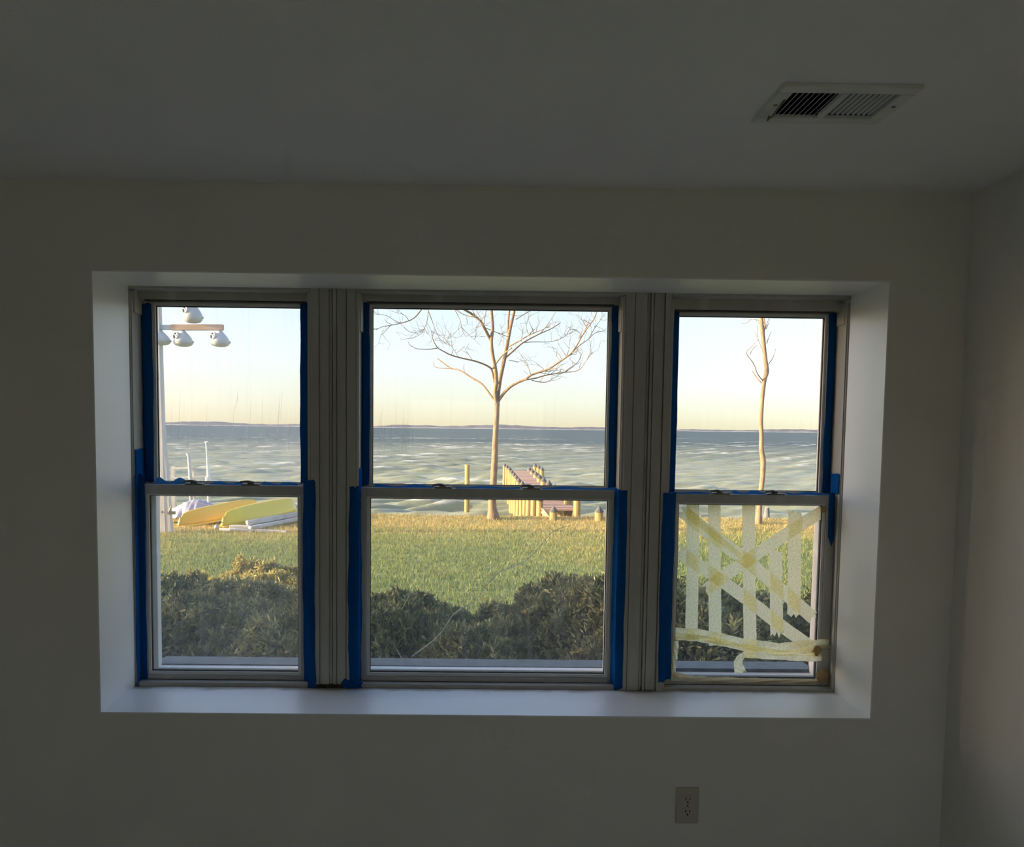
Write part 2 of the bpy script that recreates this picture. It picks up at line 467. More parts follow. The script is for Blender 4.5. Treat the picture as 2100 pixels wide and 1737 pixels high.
for i, w in enumerate(WIN):
    root = empty('window_%d' % (i + 1), ((w['x0'] + w['x1']) / 2, YM, RZ0),
                 ['narrow double-hung window left of the mullions, kayaks seen through it',
                  'wide double-hung window in the middle, with a cracked lower pane',
                  'narrow double-hung window on the right, lower pane covered in masking tape'][i], 'window', kind='structure')
    wins.append(root)
    x0, x1 = w['x0'], w['x1']
    # frame: jambs, head, sill
    f = MB()
    f.box(x0, x1, 2.60, 2.75, w['head'], RZ1 + 0.0)
    f.box(x0, x1, YM + 0.002, 2.60, RZ1 - 0.012, RZ1)
    f.box(x0, x1, 2.556, 2.66, RZ0, w['bb'])
    f.box(x0 - 0.02, x0, YM + 0.001, 2.75, RZ0, RZ1).box(x1, x1 + 0.02, YM + 0.001, 2.75, RZ0, RZ1) if i == 1 else None
    f.build('frame', M['wood'], root, bevel=0.0015)
    jl = MB()
    jl.box(x0, x0 + 0.007, YM + 0.004, 2.74, w['bb'], w['head'] + 0.02).box(x1 - 0.007, x1, YM + 0.004, 2.74, w['bb'], w['head'] + 0.02)
    jl.box(x0, x0 + 0.0105, 2.553, 2.566, w['bb'], w['head'] + 0.02).box(x1 - 0.0105, x1, 2.553, 2.566, w['bb'], w['head'] + 0.02)
    jl.build('jamb_liner', M['wood'], root, bevel=0.001)
    # upper sash
    up = MB()
    xa, xb = x0 + 0.008, x1 - 0.008
    ua, ub = w['u']
    z0, z1 = w['rb'] + 0.002, w['head'] + 0.012
    ring(up, xa, xb, z0, z1, ua - xa - 0.008, xb - ub - 0.008, 0.030, 0.018, YU, YU + 0.036)
    us = up.build('upper_sash', M['wood'], root, bevel=0.0015)
    bd = MB()
    ring(bd, ua - 0.008, ub + 0.008, z0 + 0.030, z1 - 0.018, 0.009, 0.009, 0.006, 0.009, YU + 0.006, YU + 0.018)
    bd.build('glazing_bead', M['bead'], us, bevel=0.001)
    gk = MB()
    ring(gk, ua + 0.001, ub - 0.001, z0 + 0.036, z1 - 0.027, 0.0022, 0.0022, 0.002, 0.003, YU + 0.013, YU + 0.02)
    gk.build('gasket', M['gasket'], us)
    MB().box(ua, ub, YU + 0.020, YU + 0.024, z0 + 0.028, z1 - 0.02).build('pane', M['glass_%d' % (i + 1)], us)
    # lower sash
    lo = MB()
    la, lb = w['l']
    z0, z1 = w['bb'] + 0.001, w['rt']
    ring(lo, xa, xb, z0, z1, la - xa, xb - lb, w['gb'] - z0 - 0.020, z1 - w['rb'], YL, YL + 0.036)
    ls = lo.build('lower_sash', M['wood'], root, bevel=0.0015)
    bd = MB()
    ring(bd, la, lb, w['gb'] - 0.020, w['rb'], 0.010, 0.010, 0.012, 0.006, YL + 0.006, YL + 0.018)
    bd.build('glazing_bead', M['bead'], ls, bevel=0.001)
    gk = MB()
    ring(gk, la + 0.010, lb - 0.010, w['gb'] - 0.008, w['rb'] - 0.006, 0.0025, 0.0025, 0.003, 0.002, YL + 0.012, YL + 0.02)
    gk.build('gasket', M['gasket'], ls)
    MB().box(la + 0.006, lb - 0.006, YL + 0.020, YL + 0.024, w['gb'] - 0.012, w['rb'] + 0.004).build('pane', M['glass_1_low'] if i == 0 else M['glass_%d' % (i + 1)], ls)
    MB().box(x0 + 0.02, x1 - (0.25 if i == 1 else 0.01), 2.5835, 2.59, w['bb'] - 0.0015, w['bb'] + 0.0015).build('bottom_gap', M['gasket'], root)
    MB().box(x0 + 0.03, x1 - 0.03, 2.604, 2.631, w['head'] - 0.0035, w['head'] + 0.001).build('top_gap', M['gasket'], root)
    # two sash locks on the meeting rail
    for px in ((399, 515), (909, 1090), (1478, 1590))[i]:
        cx = P(px, 995, YL + 0.012).x
        zt = w['rt']
        lk = MB()
        lk.box(cx - 0.030, cx + 0.030, YL + 0.001, YL + 0.026, zt, zt + 0.005)
        lk.lathe((cx - 0.002, YL + 0.014, zt + 0.005), [(0.012, 0), (0.012, 0.007), (0.009, 0.009)], 14)
        lk.tube([(cx, YL + 0.012, zt + 0.011), (cx - 0.014, YL + 0.006, zt + 0.0135), (cx - 0.032, YL + 0.002, zt + 0.012), (cx - 0.036, YL, zt + 0.009)], [0.005, 0.004, 0.0035, 0.004], 8)
        lk.build('sash_lock', M['lock'], ls, bevel=0.001)
    # storm frame outside the glass
    st = MB()
    e = [(-1.1206, -0.575), (-0.372, 0.466), (0.672, 1.2165)][i]
    st.box(x0 - 0.02, e[0], 2.668, 2.70, RZ0, RZ1).box(e[1], x1 + 0.02, 2.668, 2.70, RZ0, RZ1)
    st.box(e[0], e[1], 2.668, 2.70, w['head'] - 0.004, RZ1).box(e[0], e[1], 2.668, 2.70, RZ0, w['gb'] - 0.020)
    st.build('storm_frame', M['bead'], root, bevel=0.002)
    # short covers at the tops of the jamb channels
    for s in (0, 1):
        zc0 = P((283, 735, 1725)[i] if s == 0 else (620, 1280, 1722)[i], (641, 678, 665)[i], 2.57).z
        xx = x0 + 0.0105 if s == 0 else x1 - 0.0105
        MB().box(xx - 0.002, xx + 0.004, 2.566, 2.622, zc0, w['head'] + 0.025).build('channel_cover', M['wood'], root, bevel=0.001)

# cracks and scratches in the glass
pts = [(410, 1215), (500, 1150), (580, 1090), (650, 1020), (700, 950), (745, 875), (820, 820), (920, 770), (980, 700), (1020, 640), (1090, 560),
       (1150, 510), (1220, 490), (1300, 465), (1350, 430), (1410, 370), (1480, 290), (1550, 210), (1620, 170), (1700, 150)]
YG = YL + 0.0195
low2 = [c for c in wins[1].children if c.name.startswith('lower_sash')][0]


def crack(pts, r):
    MB().tube([P(740 + x / 3.962, 1040 + y / 3.962, YG) for x, y in pts], [q * 1.25 for q in r], 6).build('crack', M['crack'], low2, smooth=True)


crack(pts, [0.0018, 0.0016, 0.0012, 0.0007, 0.0007, 0.0013, 0.0014, 0.0014, 0.0009, 0.0007, 0.0012, 0.0011, 0.0011, 0.0011, 0.0010, 0.0010, 0.0010, 0.0009, 0.0007, 0.0005])
crack([(290, 1155), (330, 1225), (357, 1278)], [0.0005, 0.0010, 0.0018])
crack([(402, 700), (335, 830)], [0.0009, 0.0004])
rnd = random.Random(5)
for k, (px0, px1, n) in enumerate(((335, 600, 22), (778, 850, 16))):
    up_s = [c for c in wins[k].children if c.name.startswith('upper_sash')][0]
    mbs = MB()
    for q in range(n):
        x = rnd.uniform(px0, px1)
        y0 = rnd.uniform(815, 880) if k else rnd.uniform(800, 900)
        ln = rnd.uniform(30, 100)
        mbs.tube([P(x, y0, YU + 0.0195), P(x - rnd.uniform(0, 3), y0 + ln * .5, YU + 0.0195), P(x - rnd.uniform(2, 7), y0 + ln, YU + 0.0195)], [0.00012, 0.0003, 0.00012], 4)
    mbs.build('scratches', M['crack'], up_s, kind='stuff')

# mullion posts between the windows, each with its run of grooves
for k, (a, b, gr) in enumerate(((-0.553, -0.403, (655, 675, 681, 690, 710)), (0.493, 0.643, (1299, 1325, 1331, 1338, 1360)))):
    gx = [P(g, 800, YM).x for g in gr]
    prof = [(a, YM + 0.2), (a, YM + 0.004), (a + 0.003, YM)]
    dep = [0.0, 0.003, 0.009, 0.003, 0.004, 0.0]
    dv = 0.0
    for j, g in enumerate(gx):
        prof += [(g - 0.0022, YM + dep[j]), (g - 0.001, YM + 0.008 + dep[j]), (g + 0.0012, YM + 0.008 + dep[j]), (g + 0.0022, YM + dep[j + 1])]
    prof += [(b - 0.003, YM), (b, YM + 0.004), (b, YM + 0.2)]
    t = MB().prism(prof, RZ0 + (0.004 if k else 0.016), RZ1).build('trim_%d' % (k + 1), M['wood'])
    tag(t, ['grooved white mullion post between left and middle windows', 'grooved white mullion post between middle and right windows'][k], 'trim', kind='structure')
    # the foot of the post, chipped and dark
    MB().box(a + 0.02, b - 0.03, YM + 0.012, YM + 0.05, RZ0, RZ0 + 0.016).build('rotted_foot', M['rot'], t)
tag(MB().add([(RX0, 2.70, 0.852), (RX1, 2.70, 0.852), (RX1, 2.82, 0.842), (RX0, 2.82, 0.842), (RX0, 2.70, 0.80), (RX1, 2.70, 0.80), (RX1, 2.82, 0.80), (RX0, 2.82, 0.80)],
             [(0, 1, 2, 3), (7, 6, 5, 4), (0, 3, 7, 4), (1, 5, 6, 2), (3, 2, 6, 7), (0, 4, 5, 1)]).build('trim_3', M['ledge']),
    'blue-grey outer sill ledge under all three windows', 'trim', kind='structure')

# ------------------------------------------------------------------ blue tape
TAPE_GROUP = "blue painter's tape on the windows"


def ribbon(label, prof, zt, zb, seed, jag=0.004, wave=0.0012, taper=None, name='painters_tape', material=None, group=TAPE_GROUP, cat='tape'):
    """tape pressed along a profile of (x, y) points and running from zt down to zb"""
    r = random.Random(seed)
    pr = []
    for a, b in zip(prof[:-1], prof[1:]):
        for t in (0, 0.34, 0.67):
            pr.append((a[0] + (b[0] - a[0]) * t, a[1] + (b[1] - a[1]) * t))
    pr.append(prof[-1])
    n, rows = len(pr), 46
    jt = [r.uniform(-jag, jag) for _ in range(n)]
    jb = [r.uniform(-jag, jag) for _ in range(n)]
    if taper:
        for k in range(n): jb[k] += taper * abs(k / (n - 1) - 0.6)
    ph = [r.uniform(0, 6.3) for _ in range(4)]
    vs, fs = [], []
    for i in range(rows):
        t = i / (rows - 1)
        for k, (x, y) in enumerate(pr):
            z = (zt + jt[k]) * (1 - t) + (zb + jb[k]) * t
            e = 0.0
            if k in (0, n - 1):
                e = wave * (math.sin(z * 9 + ph[0 if k else 1]) + 0.6 * math.sin(z * 31 + ph[2 if k else 3])) + r.uniform(-1, 1) * wave * 0.3
            vs.append((x + e, y - abs(r.gauss(0, 0.00035)) - 0.0006 * (1 + math.sin(z * 14 + k * 1.7 + ph[0])), z))
    for i in range(rows - 1):
        for k in range(n - 1):
            fs.append((i * n + k, i * n + k + 1, (i + 1) * n + k + 1, (i + 1) * n + k))
    return tag(MB().add(vs, fs).build(name, material or M['blue'], smooth=True, solid=0.0004), label, cat, group)


UT = YU - 0.0008
LT = YL - 0.0008


def Z(px, py, Y): return P(px, py, Y).z


UP_TOP = (622, 618, 640)
for i, w in enumerate(WIN):
    nm = SIDE[i]
    zt, zb = Z((450, 1000, 1550)[i], UP_TOP[i], UT), w['rt'] + 0.006
    x0, x1, (ua, ub), (la, lb) = w['x0'] + 0.0078, w['x1'] - 0.0078, w['u'], w['l']
    ribbon("dark blue tape down the left stile of the %s upper sash" % nm, [(x0, UT), (ua - (0.0075 if i != 2 else 0.001), UT)], zt + (-.006 if i != 1 else .004), zb, 11 + i, 0.006)
    ribbon("dark blue tape down the right stile of the %s upper sash" % nm, [(ub + 0.0075 - (0.009 if i == 0 else 0), UT), (x1, UT)], zt + .004, zb, 21 + i, 0.004)
# lower sashes: the tape folds from the mullion face over the jamb edge onto the stile
YJ = YM - 0.0008


def xz(px, Y, py=1200): return P(px, py, Y).x


w1, w2, w3 = WIN
ribbon('blue tape down left jamb and stile of the left lower sash', [(w1['x0'] + 0.0112, YM + 0.005), (w1['x0'] + 0.0112, 2.568), (w1['x0'] + 0.009, LT), (w1['l'][0] - 0.0005, LT)],
       Z(275, 972, LT), Z(290, 1404, LT), 31, 0.004)
ribbon('blue tape down right stile of left lower sash onto the mullion', [(w1['l'][1] + 0.009, LT), (w1['x1'] - 0.0118, 2.572), (w1['x1'] - 0.0118, 2.5495), (w1['x1'] + 0.0005, YJ), (xz(646.5, YJ), YJ)],
       Z(635, 984, LT), Z(635, 1407, LT), 32, 0.004, 0.0016)
r33 = ribbon('blue tape with crumpled lower end on left edge of middle lower sash', [(xz(715, YJ), YJ), (w2['x0'] - 0.0005, YJ), (w2['x0'] + 0.0118, 2.5495), (w2['x0'] + 0.0118, 2.572), (xz(741, LT), LT)],
             Z(725, 997, LT), Z(725, 1396, LT), 33, 0.005, 0.0022)
ribbon('blue tape ending in a point on right edge of middle lower sash', [(xz(1255, LT), LT), (w2['x1'] - 0.0118, 2.572), (w2['x1'] - 0.0118, 2.5495), (w2['x1'] + 0.0005, YJ), (xz(1282, YJ), YJ)],
       Z(1270, 1003, LT), Z(1268, 1410, LT), 34, 0.003, 0.0014, taper=0.035)
ribbon('blue tape beside the masking-taped pane on left of right lower sash', [(xz(1354, YJ), YJ), (w3['x0'] - 0.0005, YJ), (w3['x0'] + 0.0118, 2.5495), (w3['x0'] + 0.0118, 2.572), (xz(1380, LT), LT)],
       Z(1370, 1010, LT), Z(1365, 1391, LT), 35, 0.004, 0.0014)
ribbon('short narrow blue tape at top right of the right lower sash', [(w3['x1'] - 0.030, LT), (w3['x1'] - 0.0115, LT)], Z(1705, 1014, LT), Z(1705, 1120, LT), 36, 0.006, 0.001, taper=0.05)
# small flaps on the jambs above the meeting rail
ribbon('light blue tape flap on the far left jamb above the rail', [(w1['x0'] + 0.0118, 2.556), (w1['x0'] + 0.0118, 2.60), (w1['x0'] + 0.0118, 2.629)], Z(283, 921, 2.57), Z(283, 995, 2.57), 41, 0.003)
ribbon('small blue tape flap on the jamb right of the first mullion', [(w2['x0'] + 0.0118, 2.556), (w2['x0'] + 0.0118, 2.60), (w2['x0'] + 0.0118, 2.629)], Z(735, 960, 2.57), Z(735, 1000, 2.57), 42, 0.004)
ribbon('bright blue tape flap on the far right jamb above the rail', [(w3['x1'] - 0.0118, 2.629), (w3['x1'] - 0.0118, 2.59), (w3['x1'] - 0.0118, 2.556)], Z(1722, 972, 2.57), Z(1722, 1014, 2.57), 43, 0.003)
# crumpled wad at the foot of tape 33
rr = random.Random(3)
bm = bmesh.new()
bmesh.ops.create_icosphere(bm, subdivisions=3, radius=1)
c = P(722, 1402, 2.556)
vs = []
for v in bm.verts:
    k = 1 + 0.28 * math.sin(v.co.x * 5 + 1) * math.cos(v.co.z * 6) + rr.uniform(-.06, .06)
    vs.append((c.x + v.co.x * 0.034 * k, c.y - 0.004 + v.co.y * 0.016 * k, c.z + v.co.z * 0.019 * k + v.co.x * -0.006))
MB().add(vs, [[v.index for v in f.verts] for f in bm.faces]).build('crumpled_end', M['blue'], r33)
bm.free()


def rail_tape(label, i, px0, px1, seed, y0=0.004, y1=0.032, lift=0.004):
    """loose tape lying on top of the meeting rail"""
    r = random.Random(seed)
    xa, xb = P(px0, 1000, YL + 0.02).x, P(px1, 1000, YL + 0.02).x
    z = WIN[i]['rt'] + 0.0012
    n, k = 22, 6
    vs, fs = [], []
    ph = r.uniform(0, 6)
    for a in range(n):
        t = a / (n - 1)
        x = xa + (xb - xa) * t
        for b in range(k):
            s = b / (k - 1)
            h = 1.5 * lift * (0.6 + 0.4 * math.sin(t * 9 + ph)) * s ** 1.3 + r.uniform(0, 0.0008)
            vs.append((x + r.uniform(-.0008, .0008), YL + y0 + (y1 - y0) * s + 0.002 * math.sin(t * 12 + ph), z + h))
    for a in range(n - 1):
        for b in range(k - 1):
            fs.append((a * k + b, (a + 1) * k + b, (a + 1) * k + b + 1, a * k + b + 1))
    tag(MB().add(vs, fs).build('painters_tape', M['blue_lit'], smooth=True), label, 'tape', TAPE_GROUP)


rail_tape('loose blue tape on left rail between corner and first lock', 0, 318, 380, 1, lift=0.014)
rail_tape('loose blue tape on left rail between its two locks', 0, 432, 498, 2, lift=0.007)
rail_tape('loose blue tape on left rail right of both locks', 0, 538, 612, 3, lift=0.007)
rail_tape('loose blue tape on middle rail left of both locks', 1, 768, 888, 4, lift=0.006)
rail_tape('loose blue tape on middle rail between its two locks', 1, 934, 1066, 5, lift=0.004)
rail_tape('loose blue tape on middle rail right of both locks', 1, 1112, 1268, 6, lift=0.005)
rail_tape('loose blue tape on right rail left of both locks', 2, 1378, 1456, 7, lift=0.003)
rail_tape('bright loose blue tape on right rail between its two locks', 2, 1503, 1568, 8, lift=0.008)
rail_tape('loose blue tape on right rail right of both locks', 2, 1612, 1702, 9, lift=0.006)

# ------------------------------------------------------------------ masking tape on the right lower pane
YT = YL + 0.0185
MASK_GROUP = 'masking tape strips on the broken pane'
layer = [0]


def C3(x, y, Y): return P(1340 + x / 3.86, 980 + y / 3.86, Y)


def strip(label, pts, width, torn0=0, torn1=0, material=None, dy=None, cren=0.0, name='masking_tape_strip'):
    """a strip along points in the crop's pixels; width in those pixels"""
    layer[0] += 1
    r = random.Random(100 + layer[0])
    Y = YT - layer[0] * 0.0007
    n = 26
    seg = [Vector(p) for p in pts]
    L = [0]
    for a, b in zip(seg[:-1], seg[1:]): L.append(L[-1] + (b - a).length)
    cl = []
    for i in range(n):
        s = L[-1] * i / (n - 1)
        j = max(k for k in range(len(L) - 1) if L[k] <= s + 1e-6)
        t = (s - L[j]) / (L[j + 1] - L[j])
        cl.append(seg[j].lerp(seg[j + 1], t))
    k = 7
    j0, j1 = [r.uniform(-torn0, torn0) for _ in range(k)], [r.uniform(-torn1, torn1) for _ in range(k)]
    ph = r.uniform(0, 6)
    vs, fs = [], []
    for i, c in enumerate(cl):
        d = (cl[min(i + 1, n - 1)] - cl[max(i - 1, 0)]).normalized()
        nr = Vector((-d.y, d.x))
        ww = width[0] + (width[1] - width[0]) * i / (n - 1) if isinstance(width, tuple) else width
        for b in range(k):
            s = (b / (k - 1) - 0.5) * ww
            q = c + nr * s
            if i == 0: q = q + d * j0[b]
            if i == n - 1: q = q + d * j1[b]
            if b in (0, k - 1): q = q + nr * r.uniform(-1.2, 1.2) * (1 + cren * 8)
            yy = Y - abs(r.gauss(0, 0.00006 + cren * 0.004)) - cren * 0.006 * (1 + math.sin(i * 0.9 + b * 1.3 + ph))
            if dy: yy -= dy[0] + (dy[1] - dy[0]) * i / (n - 1)
            vs.append(C3(q.x, q.y, yy))
    for i in range(n - 1):
        for b in range(k - 1):
            fs.append((i * k + b, i * k + b + 1, (i + 1) * k + b + 1, (i + 1) * k + b))
    o = MB().add(vs, fs).build(name, material or M['mask'], smooth=True)
    return tag(o, label, 'tape', MASK_GROUP)


strip('vertical masking tape strip nearest the left edge of the pane', [(313, 205), (311, 700), (300, 1265)], 98, 8, 6)
strip('second vertical masking tape strip from the left edge', [(482, 208), (484, 700), (490, 1325)], 100, 10, 6)
strip('long vertical masking tape strip in the middle of the pane', [(754, 205), (755, 700), (768, 1425)], 102, 6, 6)
strip('short vertical masking tape strip with a ragged lower end', [(966, 575), (972, 900), (977, 1245)], 102, 14, 34)
strip('rightmost vertical masking tape strip, folded at its top', [(1120, 262), (1116, 700), (1110, 1095)], 104, 26, 26)
strip('long masking tape diagonal falling from the top left corner', [(222, 255), (480, 470), (740, 655), (970, 850), (1262, 1105)], 104, 16, 24)
strip('lower masking tape diagonal falling to the bottom right corner', [(190, 582), (490, 778), (755, 970), (975, 1145), (1262, 1350)], 100, 14, 10)
strip('masking tape diagonal rising to the top right corner', [(418, 890), (510, 805), (740, 655), (900, 545), (1120, 400), (1352, 256)], 98, 24, 14)
strip('narrow doubled masking tape over the upper falling diagonal', [(265, 268), (480, 455), (690, 615)], (62, 40), 8, 16)
strip('wide sagging masking tape strip across the bottom of the pane', [(155, 1225), (400, 1245), (700, 1312), (1000, 1352), (1255, 1325), (1395, 1318)], 86, 6, 10, cren=0.25, dy=(0.001, 0.022))
strip('wrinkled doubled masking tape along the sagging bottom strip', [(155, 1250), (420, 1278), (700, 1340), (1000, 1388), (1330, 1385)], 52, 6, 10, cren=0.4, dy=(0.002, 0.016), material=None)
strip('pale masking tape strip under the sagging bottom strip', [(715, 1395), (1000, 1412), (1200, 1425), (1330, 1420)], 58, 10, 10, cren=0.15, dy=(0.001, 0.014))
strip('curled masking tape scrap hanging below the middle of the pane', [(725, 1390), (690, 1425), (668, 1465), (690, 1545)], (40, 96), 4, 14, cren=0.3, dy=(0.002, 0.006))
strip('masking tape edging up the lower left corner of the pane', [(178, 1290), (172, 1400), (158, 1500), (160, 1608)], (46, 34), 4, 4, cren=0.25, dy=(0.004, 0.01))
strip('rumpled masking tape edging along the bottom of the pane', [(158, 1560), (300, 1592), (800, 1606), (1340, 1612)], (56, 30), 4, 4, cren=0.3, dy=(0.012, 0.014), material=M['mask_old'])


def wad(label, x, y, Y, rx, rz, seed):
    r = random.Random(seed)
    bm = bmesh.new()
    bmesh.ops.create_icosphere(bm, subdivisions=3, radius=1)
    c = C3(x, y, Y)
    vs = []
    for v in bm.verts:
        k = 1 + 0.22 * math.sin(v.co.x * 4 + seed) * math.cos(v.co.z * 5 + seed * 2) + r.uniform(-.09, .09)
        vs.append((c.x + v.co.x * rx * k, c.y + v.co.y * min(rx, rz) * 0.5 * k, c.z + v.co.z * rz * k))
    o = MB().add(vs, [[v.index for v in f.verts] for f in bm.faces]).build('masking_tape_wad', M['mask_old'])
    bm.free()
    tag(o, label, 'tape', 'crumpled masking tape wads')


wad('crumpled masking tape wad in the bottom right corner', 1335, 1572, YL - 0.009, 0.022, 0.025, 1)
wad('crumpled masking tape wad where the bottom strips meet the stile', 1292, 1360, YL - 0.006, 0.014, 0.020, 2)
wad('tiny masking tape wad at the top right corner', 1350, 250, YL - 0.004, 0.008, 0.011, 3)

# ------------------------------------------------------------------ ceiling register and wall outlet
reg = empty('ceiling_register', ((VX0 + VX1) / 2, (VY0 + VY1) / 2, ZC), 'white metal air register with louvres set in the ceiling', 'vent')
f = MB()
zb_, zt_ = ZC - 0.008, ZC
for (a, b, c_, d_) in ((VX0, VX1, VY0, hy0), (VX0, VX1, hy1, VY1), (VX0, hx0, hy0, hy1), (hx1, VX1, hy0, hy1)):
    f.box(a, b, c_, d_, zb_, zt_ + 0.001)
xm = (hx0 + hx1) / 2
f.box(xm - 0.008, xm + 0.006, hy0, hy1, zb_, ZC + 0.004)
f.build('frame', M['vent'], reg, bevel=0.003)
dk = MB()
dk.box(hx0 - 0.01, hx1 + 0.01, hy0 - 0.01, hy1 + 0.01, ZC + 0.21, ZC + 0.22)
for (a, b, c_, d_) in ((hx0, hx0 + .002, hy0, hy1), (hx1 - .002, hx1, hy0, hy1), (hx0, hx1, hy0, hy0 + .002), (hx0, hx1, hy1 - .002, hy1)):
    dk.box(a, b, c_, d_, ZC + 0.0006, ZC + 0.21)
dk.build('duct', M['duct'], reg)
for side, (a, b) in enumerate(((hx0, xm - 0.008), (xm + 0.006, hx1))):
    n = 9
    for k in range(n):
        x = a + (b - a) * (k + 0.5) / n
        s = 1 if side == 0 else -1
        MB().obox((x, (hy0 + hy1) / 2, ZC + 0.001), ((s * 0.72, 0, 0.69), (0, 1, 0), (-0.69 * s, 0, 0.72)),
                  (0.0078 if side == 0 else 0.0034, (hy1 - hy0) / 2, 0.0006)).build('slat', M['vent'], reg)
for x, y in ((VX0 + 0.017, VY0 + 0.09), (VX1 - 0.016, VY0 + 0.09)):
    MB().lathe((x, y, zb_ - 0.002), [(0.003, 0), (0.0045, 0.001), (0.0045, 0.003)], 12).build('screw', M['screw'], reg, smooth=True)
MB().tube([(VX0 + 0.026, hy1 - 0.012, ZC - 0.008), (VX0 + 0.024, hy1 - 0.006, ZC - 0.016), (VX0 + 0.024, hy1 - 0.03, ZC - 0.018), (VX0 + 0.026, hy0 + 0.03, ZC - 0.009)], 0.002, 8).build('lever', M['screw'], reg, smooth=True)

ox0, ox1, oz0, oz1 = 0.6375, 0.7095, 0.482, 0.598
out = empty('wall_outlet', ((ox0 + ox1) / 2, D, oz0), 'beige duplex power outlet on the wall under the window', 'outlet')
MB().box(ox0, ox1, D - 0.006, D + 0.001, oz0, oz1).build('plate', M['plate'], out, bevel=0.003)
oc = (ox0 + ox1) / 2
for k, zc in enumerate((0.5600, 0.5205)):
    prof = []
    for a in range(24):
        t = 2 * math.pi * a / 24
        prof.append((oc + 0.0165 * max(-0.95, min(0.95, math.cos(t) * 1.1)), zc + 0.0145 * max(-0.92, min(0.92, math.sin(t) * 1.15))))
    vs = [(x, D - 0.0085, z) for x, z in prof] + [(x, D - 0.004, z) for x, z in prof]
    fs = [tuple(range(24)), tuple(reversed(range(24, 48)))] + [(i, (i + 1) % 24, 24 + (i + 1) % 24, 24 + i) for i in range(24)]
    rc = MB().add(vs, fs).build('receptacle', M['plate'], out)
    for dx, hh in ((-0.0065, 0.0042), (0.0065, 0.0034)):
        MB().box(oc + dx - 0.0012, oc + dx + 0.0012, D - 0.0092, D - 0.0084, zc + 0.003 - hh, zc + 0.003 + hh).build('slot', M['slot'], rc)
    MB().lathe((oc, D - 0.0088, zc - 0.0075), [(0.0026, -0.0004), (0.0026, 0.0004)], 12, (0, -1, 0)).build('ground_hole', M['slot'], rc)
MB().lathe((oc, D - 0.006, 0.540), [(0.003, 0), (0.0026, 0.0012)], 12, (0, -1, 0)).build('screw', M['screw'], out)

# ------------------------------------------------------------------ outdoors: ground, water, far shore
ZG, ZWATER = -0.29, -1.25


def attr_mat(name, stops, rough=0.8, attr='tint', transl=0.0, spec=0.2):
    """colour picked per piece from a ramp by a stored random number"""
    m = bpy.data.materials.new(name)
    m.use_nodes = True
    t = m.node_tree
    b = t.nodes['Principled BSDF']
    b.inputs['Roughness'].default_value = rough
    b.inputs['Specular IOR Level'].default_value = spec
    a = t.nodes.new('ShaderNodeAttribute')
    a.attribute_name = attr
    r = t.nodes.new('ShaderNodeValToRGB')
    e = r.color_ramp.elements
    e[0].position, e[0].color = stops[0][0], (*stops[0][1], 1)
    e[1].position, e[1].color = stops[-1][0], (*stops[-1][1], 1)
    for p, c in stops[1:-1]:
        q = e.new(p); q.color = (*c, 1)
    t.links.new(a.outputs['Fac'], r.inputs[0])
    t.links.new(r.outputs[0], b.inputs['Base Color'])
    if transl:
        out = t.nodes['Material Output']
        tl, mx = t.nodes.new('ShaderNodeBsdfTranslucent'), t.nodes.new('ShaderNodeMixShader')
        t.links.new(r.outputs[0], tl.inputs[0])
        mx.inputs[0].default_value = transl
        t.links.new(b.outputs[0], mx.inputs[1]); t.links.new(tl.outputs[0], mx.inputs[2])
        t.links.new(mx.outputs[0], out.inputs[0])
    return m


def np_mesh(name, V, F, material, parent=None, tint=None, smooth=False, origin=None):
    me = bpy.data.meshes.new(name)
    V = np.asarray(V, dtype=np.float64)
    F = np.asarray(F, dtype=np.int32)
    if origin is not None: V = V - np.array(origin)
    k = F.shape[1]
    me.vertices.add(len(V)); me.vertices.foreach_set('co', V.ravel())
    me.loops.add(F.size); me.loops.foreach_set('vertex_index', F.ravel())
    me.polygons.add(len(F)); me.polygons.foreach_set('loop_start', np.arange(0, F.size, k, dtype=np.int32))
    if smooth: me.polygons.foreach_set('use_smooth', np.ones(len(F), dtype=bool))
    if tint is not None:
        at = me.attributes.new('tint', 'FLOAT', 'POINT')
        at.data.foreach_set('value', np.asarray(tint, dtype=np.float32))
    me.update(calc_edges=True)
    me.validate()
    me.materials.append(material)
    o = bpy.data.objects.new(name, me)
    COL.objects.link(o)
    if parent: o.parent = parent
    elif origin is not None: o.location = origin
    return o


rng = np.random.default_rng(7)


def vnoise(x, y, s, seed=0):
    """smooth value noise on arrays"""
    x, y = x * s, y * s
    xi, yi = np.floor(x).astype(int), np.floor(y).astype(int)
    fx, fy = x - xi, y - yi
    fx, fy = fx * fx * (3 - 2 * fx), fy * fy * (3 - 2 * fy)

    def h(a, b):
        n = np.sin(a * 127.1 + b * 311.7 + seed * 74.7) * 43758.5453
        return n - np.floor(n)
    return (h(xi, yi) * (1 - fx) + h(xi + 1, yi) * fx) * (1 - fy) + (h(xi, yi + 1) * (1 - fx) + h(xi + 1, yi + 1) * fx) * fy


SHORE = 16.95


def shore_y(x):
    return SHORE + 0.12 * np.sin(x * 0.7) + 0.05 * np.sin(x * 2.3)


def ground_z(x, y):
    return ZG + 0.03 * (vnoise(x, y, 0.5, 3) - 0.5) + 0.05 * np.clip((y - 16.2) / 0.7, 0, 1)


